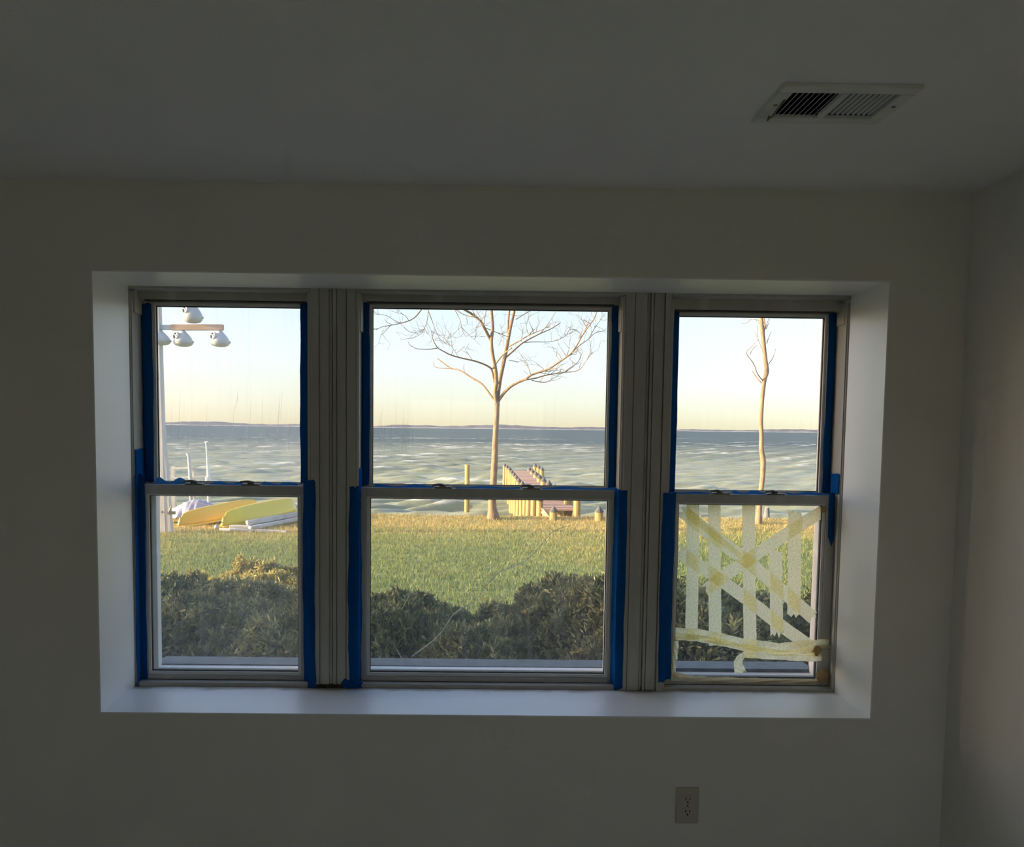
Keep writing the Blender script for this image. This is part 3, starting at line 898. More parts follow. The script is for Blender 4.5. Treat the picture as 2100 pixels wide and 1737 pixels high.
# lawn: soil surface with bank down to the water
xs, ys = np.linspace(-40, 40, 161), np.concatenate([np.linspace(-30, 2.4, 20), np.linspace(2.5, 16.6, 110), [16.8, 16.95, 17.1, 17.25, 17.4]])
X, Yg = np.meshgrid(xs, ys)
Yg = np.where(Yg > 16.7, Yg - 16.95 + shore_y(X), Yg)
Zg = ground_z(X, Yg)
Zg = np.where(Yg > shore_y(X) + 0.05, -0.29 - (Yg - shore_y(X)) * 4.0, Zg)
idx = np.arange(X.size).reshape(X.shape)
Fq = np.stack([idx[:-1, :-1], idx[:-1, 1:], idx[1:, 1:], idx[1:, :-1]], -1).reshape(-1, 4)


def lawn_dry(x, y):
    """0 green to 1 straw: drier toward the water and in patches"""
    d = np.clip((y - 12.3) / 3.4, 0, 1) * 0.62
    d += 0.55 * np.clip(vnoise(x, y * 0.6, 0.55, 5) - 0.45, 0, 1) + 0.25 * (vnoise(x, y, 2.3, 6) - 0.5)
    d += 0.25 * np.clip((-x - 1.5) / 4, 0, 1) * vnoise(x, y, 0.8, 9)
    return np.clip(d, 0, 1)


GRASS = [(0.0, (0.18, 0.225, 0.085)), (0.3, (0.27, 0.28, 0.10)), (0.6, (0.42, 0.34, 0.13)), (1.0, (0.56, 0.40, 0.16))]
gm = attr_mat('grass_soil', GRASS, 0.95)
lawn = np_mesh('lawn', np.stack([X, Yg, Zg], -1).reshape(-1, 3), Fq, gm, tint=lawn_dry(X, Yg).ravel(), smooth=True)
tag(lawn, 'green to straw-coloured lawn sloping to the water', 'lawn', kind='structure')
nb = 150000
by = 4.2 + (rng.random(nb) ** 0.8) * (SHORE - 4.2)
bx = (rng.random(nb) * 2 - 1) * (0.62 * by + 1.5)
bz = ground_z(bx, by)
ang = rng.random(nb) * 2 * np.pi
h = 0.035 + 0.045 * rng.random(nb)
wd = 0.004 + 0.005 * rng.random(nb)
lean = rng.normal(0, 0.022, (nb, 2))
base = np.stack([bx, by, bz - 0.004], -1)
sx = np.stack([np.cos(ang) * wd, np.sin(ang) * wd, np.zeros(nb)], -1)
tip = base + np.stack([lean[:, 0], lean[:, 1], h], -1)
V = np.concatenate([base - sx, base + sx, tip])
F = np.stack([np.arange(nb), np.arange(nb) + nb, np.arange(nb) + 2 * nb], -1)
tn = np.clip(lawn_dry(bx, by) + rng.normal(0, 0.13, nb), 0, 1)
gb = np_mesh('grass', V, F, attr_mat('grass_blade', GRASS, 0.8, transl=0.35), tint=np.tile(tn, 3))
tag(gb, 'short grass blades covering the lawn', 'grass', kind='stuff')
# rough bank grass along the water's edge
nb = 9000
bx = rng.uniform(-12, 12, nb)
by = shore_y(bx) - rng.random(nb) * 0.25
base = np.stack([bx, by, np.full(nb, ZG)], -1)
ang = rng.random(nb) * np.pi
wd = 0.006 + 0.006 * rng.random(nb)
sx = np.stack([np.cos(ang) * wd, np.sin(ang) * wd, np.zeros(nb)], -1)
tip = base + np.stack([rng.normal(0, .03, nb), rng.normal(0, .03, nb), 0.02 + 0.05 * rng.random(nb)], -1)
bg = np_mesh('bank_grass', np.concatenate([base - sx, base + sx, tip]), np.stack([np.arange(nb), np.arange(nb) + nb, np.arange(nb) + 2 * nb], -1),
             attr_mat('bank_blade', [(0, (0.42, 0.33, 0.12)), (1, (0.62, 0.46, 0.18))], 0.8, transl=0.3), tint=np.tile(rng.random(nb), 3))
tag(bg, "straw-coloured grass fringe along the water's edge", 'grass', kind='stuff')

# water: waves as geometry, drawn finer near the shore
wm = bpy.data.materials.new('bay_water')
wm.use_nodes = True
t = wm.node_tree
b = t.nodes['Principled BSDF']
b.inputs['Roughness'].default_value = 0.30
b.inputs['IOR'].default_value = 1.333
b.inputs['Specular IOR Level'].default_value = 0.28
tc = t.nodes.new('ShaderNodeTexCoord')
at = t.nodes.new('ShaderNodeAttribute'); at.attribute_name = 'tint'
n1 = t.nodes.new('ShaderNodeTexNoise'); n1.inputs['Scale'].default_value = 0.9; n1.inputs['Detail'].default_value = 6; n1.inputs['Roughness'].default_value = 0.65
mp = t.nodes.new('ShaderNodeMapping'); mp.inputs['Scale'].default_value = (0.35, 1.0, 1.0)
t.links.new(tc.outputs['Object'], mp.inputs[0]); t.links.new(mp.outputs[0], n1.inputs['Vector'])
# colour: greenish brown in the shallows, slate blue far out
sp = t.nodes.new('ShaderNodeSeparateXYZ'); t.links.new(tc.outputs['Object'], sp.inputs[0])
mr = t.nodes.new('ShaderNodeMapRange'); mr.inputs['From Min'].default_value = 30; mr.inputs['From Max'].default_value = 170
t.links.new(sp.outputs['Y'], mr.inputs[0])
cm = t.nodes.new('ShaderNodeMix'); cm.data_type = 'RGBA'
cm.inputs[6].default_value = (0.31, 0.32, 0.21, 1); cm.inputs[7].default_value = (0.085, 0.115, 0.13, 1)
t.links.new(mr.outputs[0], cm.inputs[0])
dk = t.nodes.new('ShaderNodeMix'); dk.data_type = 'RGBA'; dk.blend_type = 'MULTIPLY'
rp = t.nodes.new('ShaderNodeValToRGB')
rp.color_ramp.elements[0].position, rp.color_ramp.elements[0].color = 0.3, (0.6, 0.66, 0.66, 1)
rp.color_ramp.elements[1].position, rp.color_ramp.elements[1].color = 0.65, (1.25, 1.2, 1.1, 1)
dk.inputs[0].default_value = 1.0
n4 = t.nodes.new('ShaderNodeTexNoise'); n4.inputs['Scale'].default_value = 0.16; n4.inputs['Detail'].default_value = 5; n4.inputs['Roughness'].default_value = 0.7
t.links.new(mp.outputs[0], n4.inputs['Vector'])
av = t.nodes.new('ShaderNodeMath'); av.operation = 'MULTIPLY_ADD'; av.inputs[1].default_value = 0.5
hf = t.nodes.new('ShaderNodeMath'); hf.operation = 'MULTIPLY'; hf.inputs[1].default_value = 0.5
t.links.new(n4.outputs['Fac'], hf.inputs[0]); t.links.new(n1.outputs['Fac'], av.inputs[0]); t.links.new(hf.outputs[0], av.inputs[2])
t.links.new(av.outputs[0], rp.inputs[0])
rgh = t.nodes.new('ShaderNodeMapRange'); rgh.inputs['To Min'].default_value = 0.30; rgh.inputs['To Max'].default_value = 0.62
t.links.new(mr.outputs[0], rgh.inputs[0]); t.links.new(rgh.outputs[0], b.inputs['Roughness'])
spc = t.nodes.new('ShaderNodeMapRange'); spc.inputs['To Min'].default_value = 0.30; spc.inputs['To Max'].default_value = 0.10
t.links.new(mr.outputs[0], spc.inputs[0]); t.links.new(spc.outputs[0], b.inputs['Specular IOR Level'])
t.links.new(cm.outputs[2], dk.inputs[6]); t.links.new(rp.outputs[0], dk.inputs[7])
fo = t.nodes.new('ShaderNodeMix'); fo.data_type = 'RGBA'
fo.inputs[7].default_value = (0.80, 0.79, 0.74, 1)
n3 = t.nodes.new('ShaderNodeTexNoise'); n3.inputs['Scale'].default_value = 2.5; n3.inputs['Detail'].default_value = 6
t.links.new(mp.outputs[0], n3.inputs['Vector'])
ml = t.nodes.new('ShaderNodeMath'); ml.operation = 'MULTIPLY'
mr3 = t.nodes.new('ShaderNodeMapRange'); mr3.inputs['From Min'].default_value = 0.42; mr3.inputs['From Max'].default_value = 0.62
t.links.new(n3.outputs['Fac'], mr3.inputs[0])
t.links.new(at.outputs['Fac'], ml.inputs[0]); t.links.new(mr3.outputs[0], ml.inputs[1])
t.links.new(ml.outputs[0], fo.inputs[0]); t.links.new(dk.outputs[2], fo.inputs[6])
t.links.new(fo.outputs[2], b.inputs['Base Color'])
n2 = t.nodes.new('ShaderNodeTexNoise'); n2.inputs['Scale'].default_value = 3.0; n2.inputs['Detail'].default_value = 7; n2.inputs['Roughness'].default_value = 0.7
t.links.new(mp.outputs[0], n2.inputs['Vector'])
bp = t.nodes.new('ShaderNodeBump'); bp.inputs['Strength'].default_value = 0.9; bp.inputs['Distance'].default_value = 0.12
t.links.new(n2.outputs['Fac'], bp.inputs['Height']); t.links.new(bp.outputs[0], b.inputs['Normal'])

rows = 900
yy = 16.6 * (700 / 16.6) ** (np.linspace(0, 1, rows))
cols = 420
u = np.linspace(-1, 1, cols)
Xw = u[None, :] * (0.78 * yy[:, None] + 14)
Yw = np.repeat(yy[:, None], cols, 1)
hgt = np.zeros_like(Xw)
for k in range(34):
    lam = 0.45 * (5.5 / 0.45) ** rng.random()
    th = rng.normal(0, 0.38) + 1.75
    kx, ky = np.cos(th) * 2 * np.pi / lam, np.sin(th) * 2 * np.pi / lam
    ph = kx * Xw + ky * Yw + rng.random() * 6.28 + 1.2 * vnoise(Xw, Yw, 0.12, k)
    s = np.sin(ph)
    spacing = yy[:, None] * 0.0042
    fade = np.clip((lam / (spacing + 1e-6) - 3) / 4, 0, 1)
    hgt += fade * lam * 0.0105 * (s + 0.35 * np.cos(2 * ph))
hgt *= 0.55 + 0.9 * vnoise(Xw, Yw, 0.06, 40)
sd = hgt.std(1, keepdims=True) + 1e-4
crest = np.clip((hgt / sd - 1.15) / 0.9, 0, 1) * np.clip((vnoise(Xw, Yw, 0.13, 41) - 0.35) * 3, 0, 1)
foam = np.clip(crest * 1.0 + 0.9 * np.clip((19.5 - Yw) / 3.5, 0, 1) * vnoise(Xw, Yw * 3, 0.4, 42), 0, 1)
idx = np.arange(Xw.size).reshape(Xw.shape)
Fq = np.stack([idx[:-1, :-1], idx[:-1, 1:], idx[1:, 1:], idx[1:, :-1]], -1).reshape(-1, 4)
Vw = np.stack([Xw, Yw, ZWATER + hgt], -1).reshape(-1, 3)
# the open bay beyond, to the far shore
n0 = len(Vw)
ext = np.array([[-560 - 14, 700, ZWATER], [560 + 14, 700, ZWATER], [-6500, 7600, ZWATER], [6500, 7600, ZWATER]])
Vw = np.concatenate([Vw, ext])
Fq = np.concatenate([Fq, [[n0, n0 + 1, n0 + 3, n0 + 2]]])
wat = np_mesh('water', Vw, Fq, wm, tint=np.concatenate([foam.ravel(), np.zeros(4)]), smooth=True)
tag(wat, 'choppy grey-green bay with small whitecaps', 'water', kind='structure')

# far shore
fs_root = empty('far_shore', (0, 7000, ZWATER), 'low wooded far shore along the horizon', 'shoreline', kind='structure')
mb = MB()
n = 240
top = []
for i in range(n + 1):
    x = -5600 + 11200 * i / n
    hh = 24 + 9 * math.sin(x * 0.0021 + 1) + 6 * math.sin(x * 0.007) + random.Random(i).uniform(-3, 3)
    hh *= 1.0 - 0.35 * max(0, x / 5600)
    top.append((x, hh))
vs, fs = [], []
for x, hh in top:
    vs += [(x, 6950, ZWATER - 1), (x, 7000, ZWATER + hh * 0.8), (x, 7060, ZWATER + hh), (x, 7300, ZWATER - 1)]
for i in range(n):
    for k in range(3):
        fs.append((i * 4 + k, (i + 1) * 4 + k, (i + 1) * 4 + k + 1, i * 4 + k + 1))
mb.add(vs, fs)
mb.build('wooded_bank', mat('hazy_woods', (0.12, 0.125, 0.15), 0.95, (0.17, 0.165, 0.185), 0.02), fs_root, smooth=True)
vs, fs = [], []
for i in range(n + 1):
    x = -5600 + 11200 * i / n
    hh = 3.0 + 3.0 * max(0, math.sin(x * 0.011) + math.sin(x * 0.0043 + 2))
    vs += [(x, 6925, ZWATER - 1), (x, 6930, ZWATER + hh), (x, 6952, ZWATER + hh)]
for i in range(n):
    for k in range(2):
        fs.append((i * 3 + k, (i + 1) * 3 + k, (i + 1) * 3 + k + 1, i * 3 + k + 1))
MB().add(vs, fs).build('pale_beach', mat('pale_beach', (0.50, 0.49, 0.47), 0.9, (0.30, 0.31, 0.32), 0.02), fs_root)

# ------------------------------------------------------------------ dock and pilings
pile_m = mat('weathered_piling', (0.46, 0.335, 0.14), 0.9, (0.30, 0.22, 0.095), 3, bump=0.5, bscale=30, stretch=(6, 6, 0.7))
cap_m = mat('dark_piling_cap', (0.09, 0.085, 0.08), 0.7, (0.14, 0.13, 0.12), 8)
plank_m = mat('reddish_deck_board', (0.44, 0.29, 0.22), 0.85, (0.36, 0.23, 0.17), 5, bump=0.3, stretch=(1, 6, 1))
beam_m = mat('grey_brown_beam', (0.30, 0.24, 0.17), 0.9, (0.22, 0.17, 0.12), 5, bump=0.3)


def piling(px, py_top, Y, r, parent=None, cap=True, zbot=None, lean=0.0):
    t_ = P(px, py_top, Y)
    zb = ZWATER - 0.6 if zbot is None else zbot
    ch = r * (1.35 if cap else 0)
    mbp = MB()
    mbp.tube([(t_.x + lean, Y, zb), (t_.x + lean * .5, Y, (zb + t_.z) / 2), (t_.x, Y, t_.z - ch)], [r * 1.06, r * 1.03, r], 12)
    pl = mbp.build('piling', pile_m, parent, smooth=False)
    if cap:
        cp_ = MB().lathe((t_.x, Y, t_.z - ch), [(r * 1.12, -0.02), (r * 1.12, 0.0), (r * 0.06, ch)], 12)
        if parent is None:
            cp_.build('cap', cap_m, pl)
        else:
            cp_.build('cap', cap_m, pl)
    return pl


# deck line from the bank outwards
YD0, YD1 = 17.2, 33.0
ZD = -0.10
dl0, dl1 = P(1110, 1040, YD0).x, P(1040, 967, YD1).x      # left edge
dr0, dr1 = P(1184, 1040, YD0).x, P(1086, 967, YD1).x      # right edge
dock = empty('dock', ((dl0 + dr0) / 2, YD0, ZWATER), 'wooden dock on capped pilings running out into the bay', 'dock')
npl = 96
for k in range(npl):
    t0 = k / npl
    y = YD0 + (YD1 - YD0) * t0
    xa, xb = dl0 + (dl1 - dl0) * t0, dr0 + (dr1 - dr0) * t0
    rk = random.Random(k)
    MB().box(xa + 0.02, xb - 0.02, y, y + (YD1 - YD0) / npl - 0.012, ZD - 0.04 + rk.uniform(-.004, .004), ZD + rk.uniform(-.004, .004)).build('plank', plank_m, dock)
for (a, b_) in ((dl0 + 0.08, dl1 + 0.08), (dr0 - 0.08, dr1 - 0.08)):
    MB().beam((a, YD0, ZD - 0.14), (b_, YD1, ZD - 0.14), 0.06, 0.19).build('stringer', beam_m, dock)
LEFT = [(1035, 950, 33), (1040, 953.5, 31), (1045, 957, 29), (1049.5, 963, 26.8), (1054, 968, 25), (1058.5, 973, 23.4), (1064, 979, 21.9), (1071, 986, 20.6),
        (1078, 993, 19.6), (1085, 1000, 18.8), (1095, 1008, 18.1), (1107, 1016, 17.5)]
RIGHT = [(1086, 957, 33), (1092, 961, 30.6), (1099, 966, 28.2), (1106.5, 972, 26), (1115, 978, 23.9), (1125.5, 984, 22), (1138, 993, 20.4), (1150, 1003, 19.3), (1165, 1012, 18.3)]
FAR = [(1097.6, 950, 33.6), (1104.5, 953, 32), (1111.5, 957, 30.4)]
for px, py, Y in LEFT: piling(px, py, Y, 0.078, dock)
for px, py, Y in RIGHT: piling(px, py, Y, 0.095, dock)
for px, py, Y in FAR: piling(px, py, Y, 0.09, dock)
MB().beam((dl0 - 0.02, YD0 + 0.1, ZD - 0.9), (dr0 * 0.35 + dl0 * 0.65, YD0 - 0.06, ZD - 0.12), 0.05, 0.13).build('brace', plank_m, dock)
MB().beam((P(1113, 1050, 17.05).x, 17.05, ZD - 0.02), (P(1126, 1068, 16.9).x, 16.9, ZG), 0.05, 0.12).build('brace', plank_m, dock)


def lone(label, px, py, Y, r, cap, zbot=None):
    pl = piling(px, py, Y, r, None, cap, zbot)
    for c_ in list(pl.children): pass
    return tag(pl, label, 'piling', 'single pilings by the water')


# a top-level piling keeps its mesh at its own origin, so its cap is shifted to match
_old_build = MB.build
lone('tall lone piling in the water left of the big bare tree', 958.5, 953, 25, 0.082, False)
lone('reddish-brown bare piling at right front of the dock', 1184, 1000, 17.1, 0.082, False)
lone('short capped piling standing in front of the dock', 1135.5, 1037, 16.55, 0.088, True, ZG - 0.3)
lone('short capped piling apart, right of the dock', 1229, 1037, 16.55, 0.092, True, ZG - 0.3)

# old stakes and rail in the water at far left
stake_m = mat('bleached_wood', (0.62, 0.60, 0.55), 0.9, (0.48, 0.46, 0.42), 6, bump=0.3)
pvc_m = mat('white_pipe', (0.85, 0.84, 0.80), 0.5, (0.75, 0.74, 0.70), 6)
fr_ = empty('broken_pier_frame', (P(375, 990, 22).x, 22, ZWATER), 'remains of a small bleached pier standing in the water', 'pier')
for px, py in ((355, 956), (395, 957)):
    a = P(px, py, 22)
    MB().box(a.x - 0.055, a.x + 0.055, 21.95, 22.06, ZWATER - 0.5, a.z).build('post', stake_m, fr_)
a, b_ = P(352, 959, 22), P(398, 957, 22)
MB().beam((a.x, 21.93, a.z - 0.02), (b_.x, 21.93, b_.z - 0.02), 0.03, 0.06).build('rail', stake_m, fr_)
a, b_ = P(352, 980, 22), P(430, 976, 22)
MB().beam((a.x, 21.93, a.z), (b_.x, 21.93, b_.z), 0.03, 0.05).build('rail', stake_m, fr_)
a, b_, c_ = P(391, 985, 21.8), P(387, 934, 21.8), P(383, 931, 21.8)
tag(MB().tube([(a.x + .03, 21.8, ZWATER - 0.5), a, b_, c_], [0.05, 0.05, 0.045, 0.035], 8).build('mooring_stake', stake_m, smooth=True), 'leaning bleached stake with a bent tip in the water', 'stake')
pts_ = [P(429, 998, 20.5), P(427.5, 975, 20.5), P(426, 955, 20.5), P(424, 925, 20.5), P(422.5, 907, 20.5)]
pts_[0].z = ZWATER - 0.5
pp = tag(MB().tube(pts_, [0.04, 0.045, 0.03, 0.022, 0.02], 8).build('marker_pole', pvc_m, smooth=True), 'thin white marker pole rising from the shallows', 'pole')
o_ = pp.location
mb = MB().tube([P(419, 907, 20.5), P(427, 906, 20.5)], 0.016, 6)
mb.v = [tuple(Vector(q)) for q in mb.v]
mb.build('cross_tip', pvc_m, pp)
mb = MB().tube([P(425, 1000, 20.45), P(425, 978, 20.45)], 0.05, 8)
mb.build('sleeve', pvc_m, pp)

# ------------------------------------------------------------------ boats on the bank
yel = mat('yellow_kayak_plastic', (0.80, 0.46, 0.045), 0.32, (0.74, 0.52, 0.09), 1.2, spec=0.5)
yel2 = mat('lemon_kayak_plastic', (0.82, 0.60, 0.05), 0.32, (0.74, 0.58, 0.08), 1.4, spec=0.5)
rimm = mat('kayak_rim', (0.80, 0.62, 0.10), 0.4, (0.72, 0.55, 0.08), 3)


def kayak(label, a, b, wid, hgt, m_, rim_m, lift):
    """an upturned hull from near end a to far end b"""
    a, b = Vector(a), Vector(b)
    d = b - a
    L = d.length
    ux = d.normalized()
    uy = ux.cross(Vector((0, 0, 1))).normalized()
    uz = uy.cross(ux).normalized()
    if uz.z < 0: uz = -uz
    n, k = 34, 15
    vs, fs = [], []
    for i in range(n):
        t = i / (n - 1)
        e = (1 - abs(2 * t - 1) ** 2.6)
        hw = wid / 2 * max(0.06, e ** 0.62)
        hh = hgt * (0.62 + 0.38 * e ** 0.5) if 0 < i < n - 1 else hgt * 0.5
        rake = 0.10 * (abs(2 * t - 1) ** 6) * (1 if t > .5 else -1)
        for j in range(k):
            s = j / (k - 1) * 2 - 1
            x = hw * math.copysign(abs(s) ** 0.8, s)
            z = hh * (1 - abs(s) ** 2.4) * (0.88 + 0.12 * math.cos(s * math.pi * 2.0)) + 0.028 * math.exp(-(s / 0.10) ** 2)
            vs.append(a + ux * (t * L - rake * (z / hgt)) + uy * x + uz * z)
    for i in range(n - 1):
        for j in range(k - 1):
            fs.append((i * k + j, (i + 1) * k + j, (i + 1) * k + j + 1, i * k + j + 1))
    fs.append(tuple(range(k)))
    fs.append(tuple((n - 1) * k + j for j in reversed(range(k))))
    for i in range(n - 1): fs.append((i * k, i * k + k - 1, (i + 1) * k + k - 1, (i + 1) * k))
    root = empty('kayak', a, label, 'kayak', 'upturned yellow kayaks on the bank')
    MB().add(vs, fs).build('hull', m_, root, smooth=True)
    for sgn in (0, k - 1):
        MB().tube([vs[i * k + sgn] for i in range(n)], 0.022, 6).build('rim', rim_m, root, smooth=True)
    MB().tube([vs[j] for j in range(k)], 0.022, 6).build('bow_edge', rim_m, root, smooth=True)
    c1 = a + uz * 0.10 - ux * 0.03
    MB().tube([c1 - uy * 0.05, c1 - ux * 0.06, c1 + uy * 0.05], 0.012, 6).build('grab_handle', M['gasket'], root, smooth=True)
    return root


ka, kb = P(366, 1080, 14.9), P(534, 1045, 16.45)
kayak('orange-yellow upturned kayak beside the white post', ka, kb, 0.52, 0.27, yel, rimm, 0)
ka, kb = P(455, 1080, 14.7), P(608, 1046, 16.6)
kayak('lemon-yellow upturned kayak resting on white boards', ka, kb, 0.54, 0.30, yel2, rimm, 0)
# covered boat behind the kayaks
tarp = mat('pale_lavender_tarp', (0.42, 0.42, 0.52), 0.6, (0.34, 0.35, 0.45), 2, bump=0.3, bscale=8)
root = empty('covered_boat', G(420, 1076, ZG) + Vector((0, 0.3, 0)), 'boat under a pale lavender tarp behind the orange-yellow kayak', 'boat')
n, k = 40, 24
xa, xb = P(338, 1060, 16.5).x, P(482, 1040, 16.5).x
vs, fs = [], []
for i in range(n):
    t = i / (n - 1)
    e = math.sin(math.pi * min(1, max(0, t))) ** 0.55
    ridge = ZG + 0.10 + (P(405, 1024, 16.5).z - ZG - 0.10) * (0.45 + 0.55 * math.exp(-((t - 0.42) / 0.30) ** 2))
    for j in range(k):
        s = j / (k - 1) * 2 - 1
        fold = 0.022 * math.sin(i * 1.1 + s * 4) * (abs(s)) + 0.015 * math.sin(i * 2.3 + 1)
        y = 16.5 + 0.42 * s * (0.25 + 0.75 * e) + 0.2 * (t - 0.5)
        z = ZG + 0.02 + (ridge - ZG - 0.02) * (1 - abs(s) ** 1.7) * max(0.1, e) + fold * max(0.1, e)
        vs.append((xa + (xb - xa) * t, y, max(ZG + 0.01, z)))
for i in range(n - 1):
    for j in range(k - 1):
        fs.append((i * k + j, (i + 1) * k + j, (i + 1) * k + j + 1, i * k + j + 1))
MB().add(vs, fs).build('tarp', tarp, root, smooth=True)
MB().box(xa + 0.15, xb - 0.15, 16.3, 16.7, ZG - 0.02, ZG + 0.2).build('hull', pvc_m, root, bevel=0.05)
MB().tube([vs[i * k + 8] for i in range(3, n - 3)], 0.008, 5).build('rope', stake_m, root)
# white boards lying in front of the kayaks
wb = mat('white_painted_board', (0.60, 0.57, 0.54), 0.6, (0.46, 0.43, 0.40), 5)


def board(label, p0, Y0, p1, Y1, w, h):
    a, b_ = P(*p0, Y0), P(*p1, Y1)
    o = MB().beam(a, b_, w, h).build('white_board', wb, bevel=0.01)
    tag(o, label, 'board', 'white boards on the bank')


board('long grey-white board directly under the lemon kayak', (506, 1073), 14.75, (626, 1051), 16.5, 0.07, 0.10)
board('long white board slanting away below the lemon kayak', (512, 1083), 14.45, (618, 1063), 15.9, 0.07, 0.07)
board('short white board lying leftmost on the grass', (452, 1085.5), 14.35, (522, 1089), 14.2, 0.10, 0.055)
board('white board end lying rightmost on the grass', (524, 1088), 14.22, (589, 1091), 14.15, 0.10, 0.05)
board('stubby grey-white board under the kayak bow', (472, 1080), 14.6, (512, 1081), 14.6, 0.12, 0.06)
a = G(444, 1086, ZG)
o = MB().lathe((a.x, a.y, ZG - 0.005), [(0.01, 0), (0.035, 0.012), (0.048, 0.045), (0.04, 0.075), (0.018, 0.094), (0.012, 0.1)], 16).build('mooring_float', wb, smooth=True)
tag(o, 'small white float lying by the lemon kayak bow', 'float')
MB().tube([(a.x, a.y, ZG + 0.095), (a.x + .02, a.y, ZG + 0.12), (a.x + .05, a.y, ZG + 0.11)], 0.008, 6).build('eyelet', M['lock'], o)

# ------------------------------------------------------------------ gourd birdhouse rack
whitep = mat('weathered_white_post', (0.62, 0.60, 0.60), 0.7, (0.48, 0.46, 0.46), 4, bump=0.3, stretch=(4, 4, 0.5))
gourd_m = mat('white_gourd_plastic', (0.50, 0.52, 0.54), 0.35, (0.45, 0.47, 0.49), 3, spec=0.4)
arm_m = mat('worn_wood_arm', (0.52, 0.36, 0.26), 0.8, (0.42, 0.28, 0.2), 6, bump=0.3, stretch=(0.5, 4, 4))
alu_m = mat('grey_arm_end', (0.45, 0.50, 0.55), 0.5, (0.38, 0.43, 0.48), 6)
YP = 14.05
rack = empty('birdhouse_rack', P(343, 1093, YP), 'tall white post with wooden arms for gourd birdhouses', 'post')
b0, b1 = P(339, 1092, YP), P(318, 560, YP)
MB().beam((b0.x - 0.03, YP, ZG - 0.3), (b1.x, YP, b1.z), 0.15, 0.15).build('post', whitep, rack, bevel=0.01)
b2, b3 = P(352, 1092, YP - .02), P(338, 880, YP - .02)
MB().beam((b2.x - 0.015, YP - .02, ZG - 0.3), (b3.x - 0.05, YP - .02, b3.z), 0.11, 0.10).build('side_post', whitep, rack, bevel=0.01)
c_ = P(352, 1052, YP - 0.09)
MB().box(c_.x - .07, c_.x + .06, c_.y - .03, c_.y + .04, c_.z - .025, c_.z + .03).beam((c_.x - .05, c_.y - .02, c_.z), (c_.x + .01, c_.y - .04, c_.z + .13), 0.02, 0.02).build('cleat', M['lock'], rack, bevel=0.004)
c_ = P(333, 1050, YP - 0.08)
MB().lathe((c_.x, c_.y, c_.z), [(0.02, 0), (0.015, 0.02)], 10, (0, -1, 0)).build('bolt', M['lock'], rack)
a0, a1, a2 = P(300, 671, YP), P(352, 671.5, YP), P(458, 671.5, YP)
MB().beam(a0, a1, 0.08, 0.085).build('arm_bracket', alu_m, rack, bevel=0.008)
MB().beam(a1, a2, 0.09, 0.105).build('arm', arm_m, rack, bevel=0.008)
t0, t1 = P(295, 590, YP), P(410, 592, YP)
MB().beam(t0, t1, 0.09, 0.105).build('arm', arm_m, rack, bevel=0.008)


def gourd(label, px, py_top, py_bot, px_w, Y=YP, hook_z=None):
    top, bot = P(px, py_top, Y), P(px, py_bot, Y)
    H = top.z - bot.z
    R = px_w / 2 * Y / FPX
    root = empty('gourd_birdhouse', bot, label, 'birdhouse', 'gourd birdhouses hanging from the rack')
    prof = [(0.02 * R, 0), (0.45 * R, 0.015 * H), (0.78 * R, 0.07 * H), (0.96 * R, 0.18 * H), (1.0 * R, 0.30 * H), (0.95 * R, 0.42 * H), (0.83 * R, 0.55 * H),
            (0.66 * R, 0.68 * H), (0.48 * R, 0.80 * H), (0.33 * R, 0.90 * H), (0.24 * R, 0.97 * H), (0.12 * R, H)]
    MB().lathe(bot, prof, 28).build('shell', gourd_m, root, smooth=True)
    MB().tube([top - Vector((0, 0, 0.02)), top + Vector((0, 0, (hook_z or 0.06)))], 0.012, 6).build('hanger', M['lock'], root)
    # round porthole facing the viewer's left
    cen = bot + Vector((-0.46 * R, -0.62 * R, 0.62 * H))
    ax = Vector((-0.55, -0.83, 0.12)).normalized()
    MB().lathe(cen - ax * 0.04, [(0.40 * R, 0), (0.40 * R, 0.07), (0.33 * R, 0.075), (0.33 * R, 0.045), (0.02, 0.045)], 22, ax).build('porthole', gourd_m, root, smooth=False)
    MB().lathe(cen - ax * 0.04, [(0.31 * R, 0.046), (0.31 * R, 0.050)], 22, ax).build('entrance', M['lock'], root)
    sd_ = ax.cross(Vector((0, 0, 1))).normalized()
    up_ = sd_.cross(ax).normalized()
    q = cen + ax * 0.02
    MB().tube([q - sd_ * 0.26 * R - up_ * 0.1 * R, q + up_ * 0.05 * R, q + sd_ * 0.26 * R + up_ * 0.16 * R], 0.07 * R, 6).build('crossbar', gourd_m, root, smooth=True)
    MB().tube([bot + Vector((0.9 * R, 0, 0.28 * H)), bot + Vector((1.14 * R, 0, 0.29 * H))], [0.03, 0.012], 6).build('perch_peg', gourd_m, root)
    return root


gourd('white gourd birdhouse hanging above the wooden arm', 395.5, 622, 663, 39, hook_z=0.2)
gourd('white gourd birdhouse under the middle of the arm', 376, 678, 711, 38)
gourd("white gourd birdhouse under the arm's free end", 451.5, 678, 711.5, 38)
gourd('white gourd birdhouse cut off by the window edge, leftmost', 329, 678, 708, 40)

# ------------------------------------------------------------------ bare trees
bark = mat('pale_bark', (0.37, 0.25, 0.16), 0.9, (0.20, 0.14, 0.095), 9, bump=1.0, bscale=26, stretch=(5, 5, 0.8))
twig_m = mat('twig_bark', (0.27, 0.21, 0.16), 0.9, (0.20, 0.16, 0.12), 8)


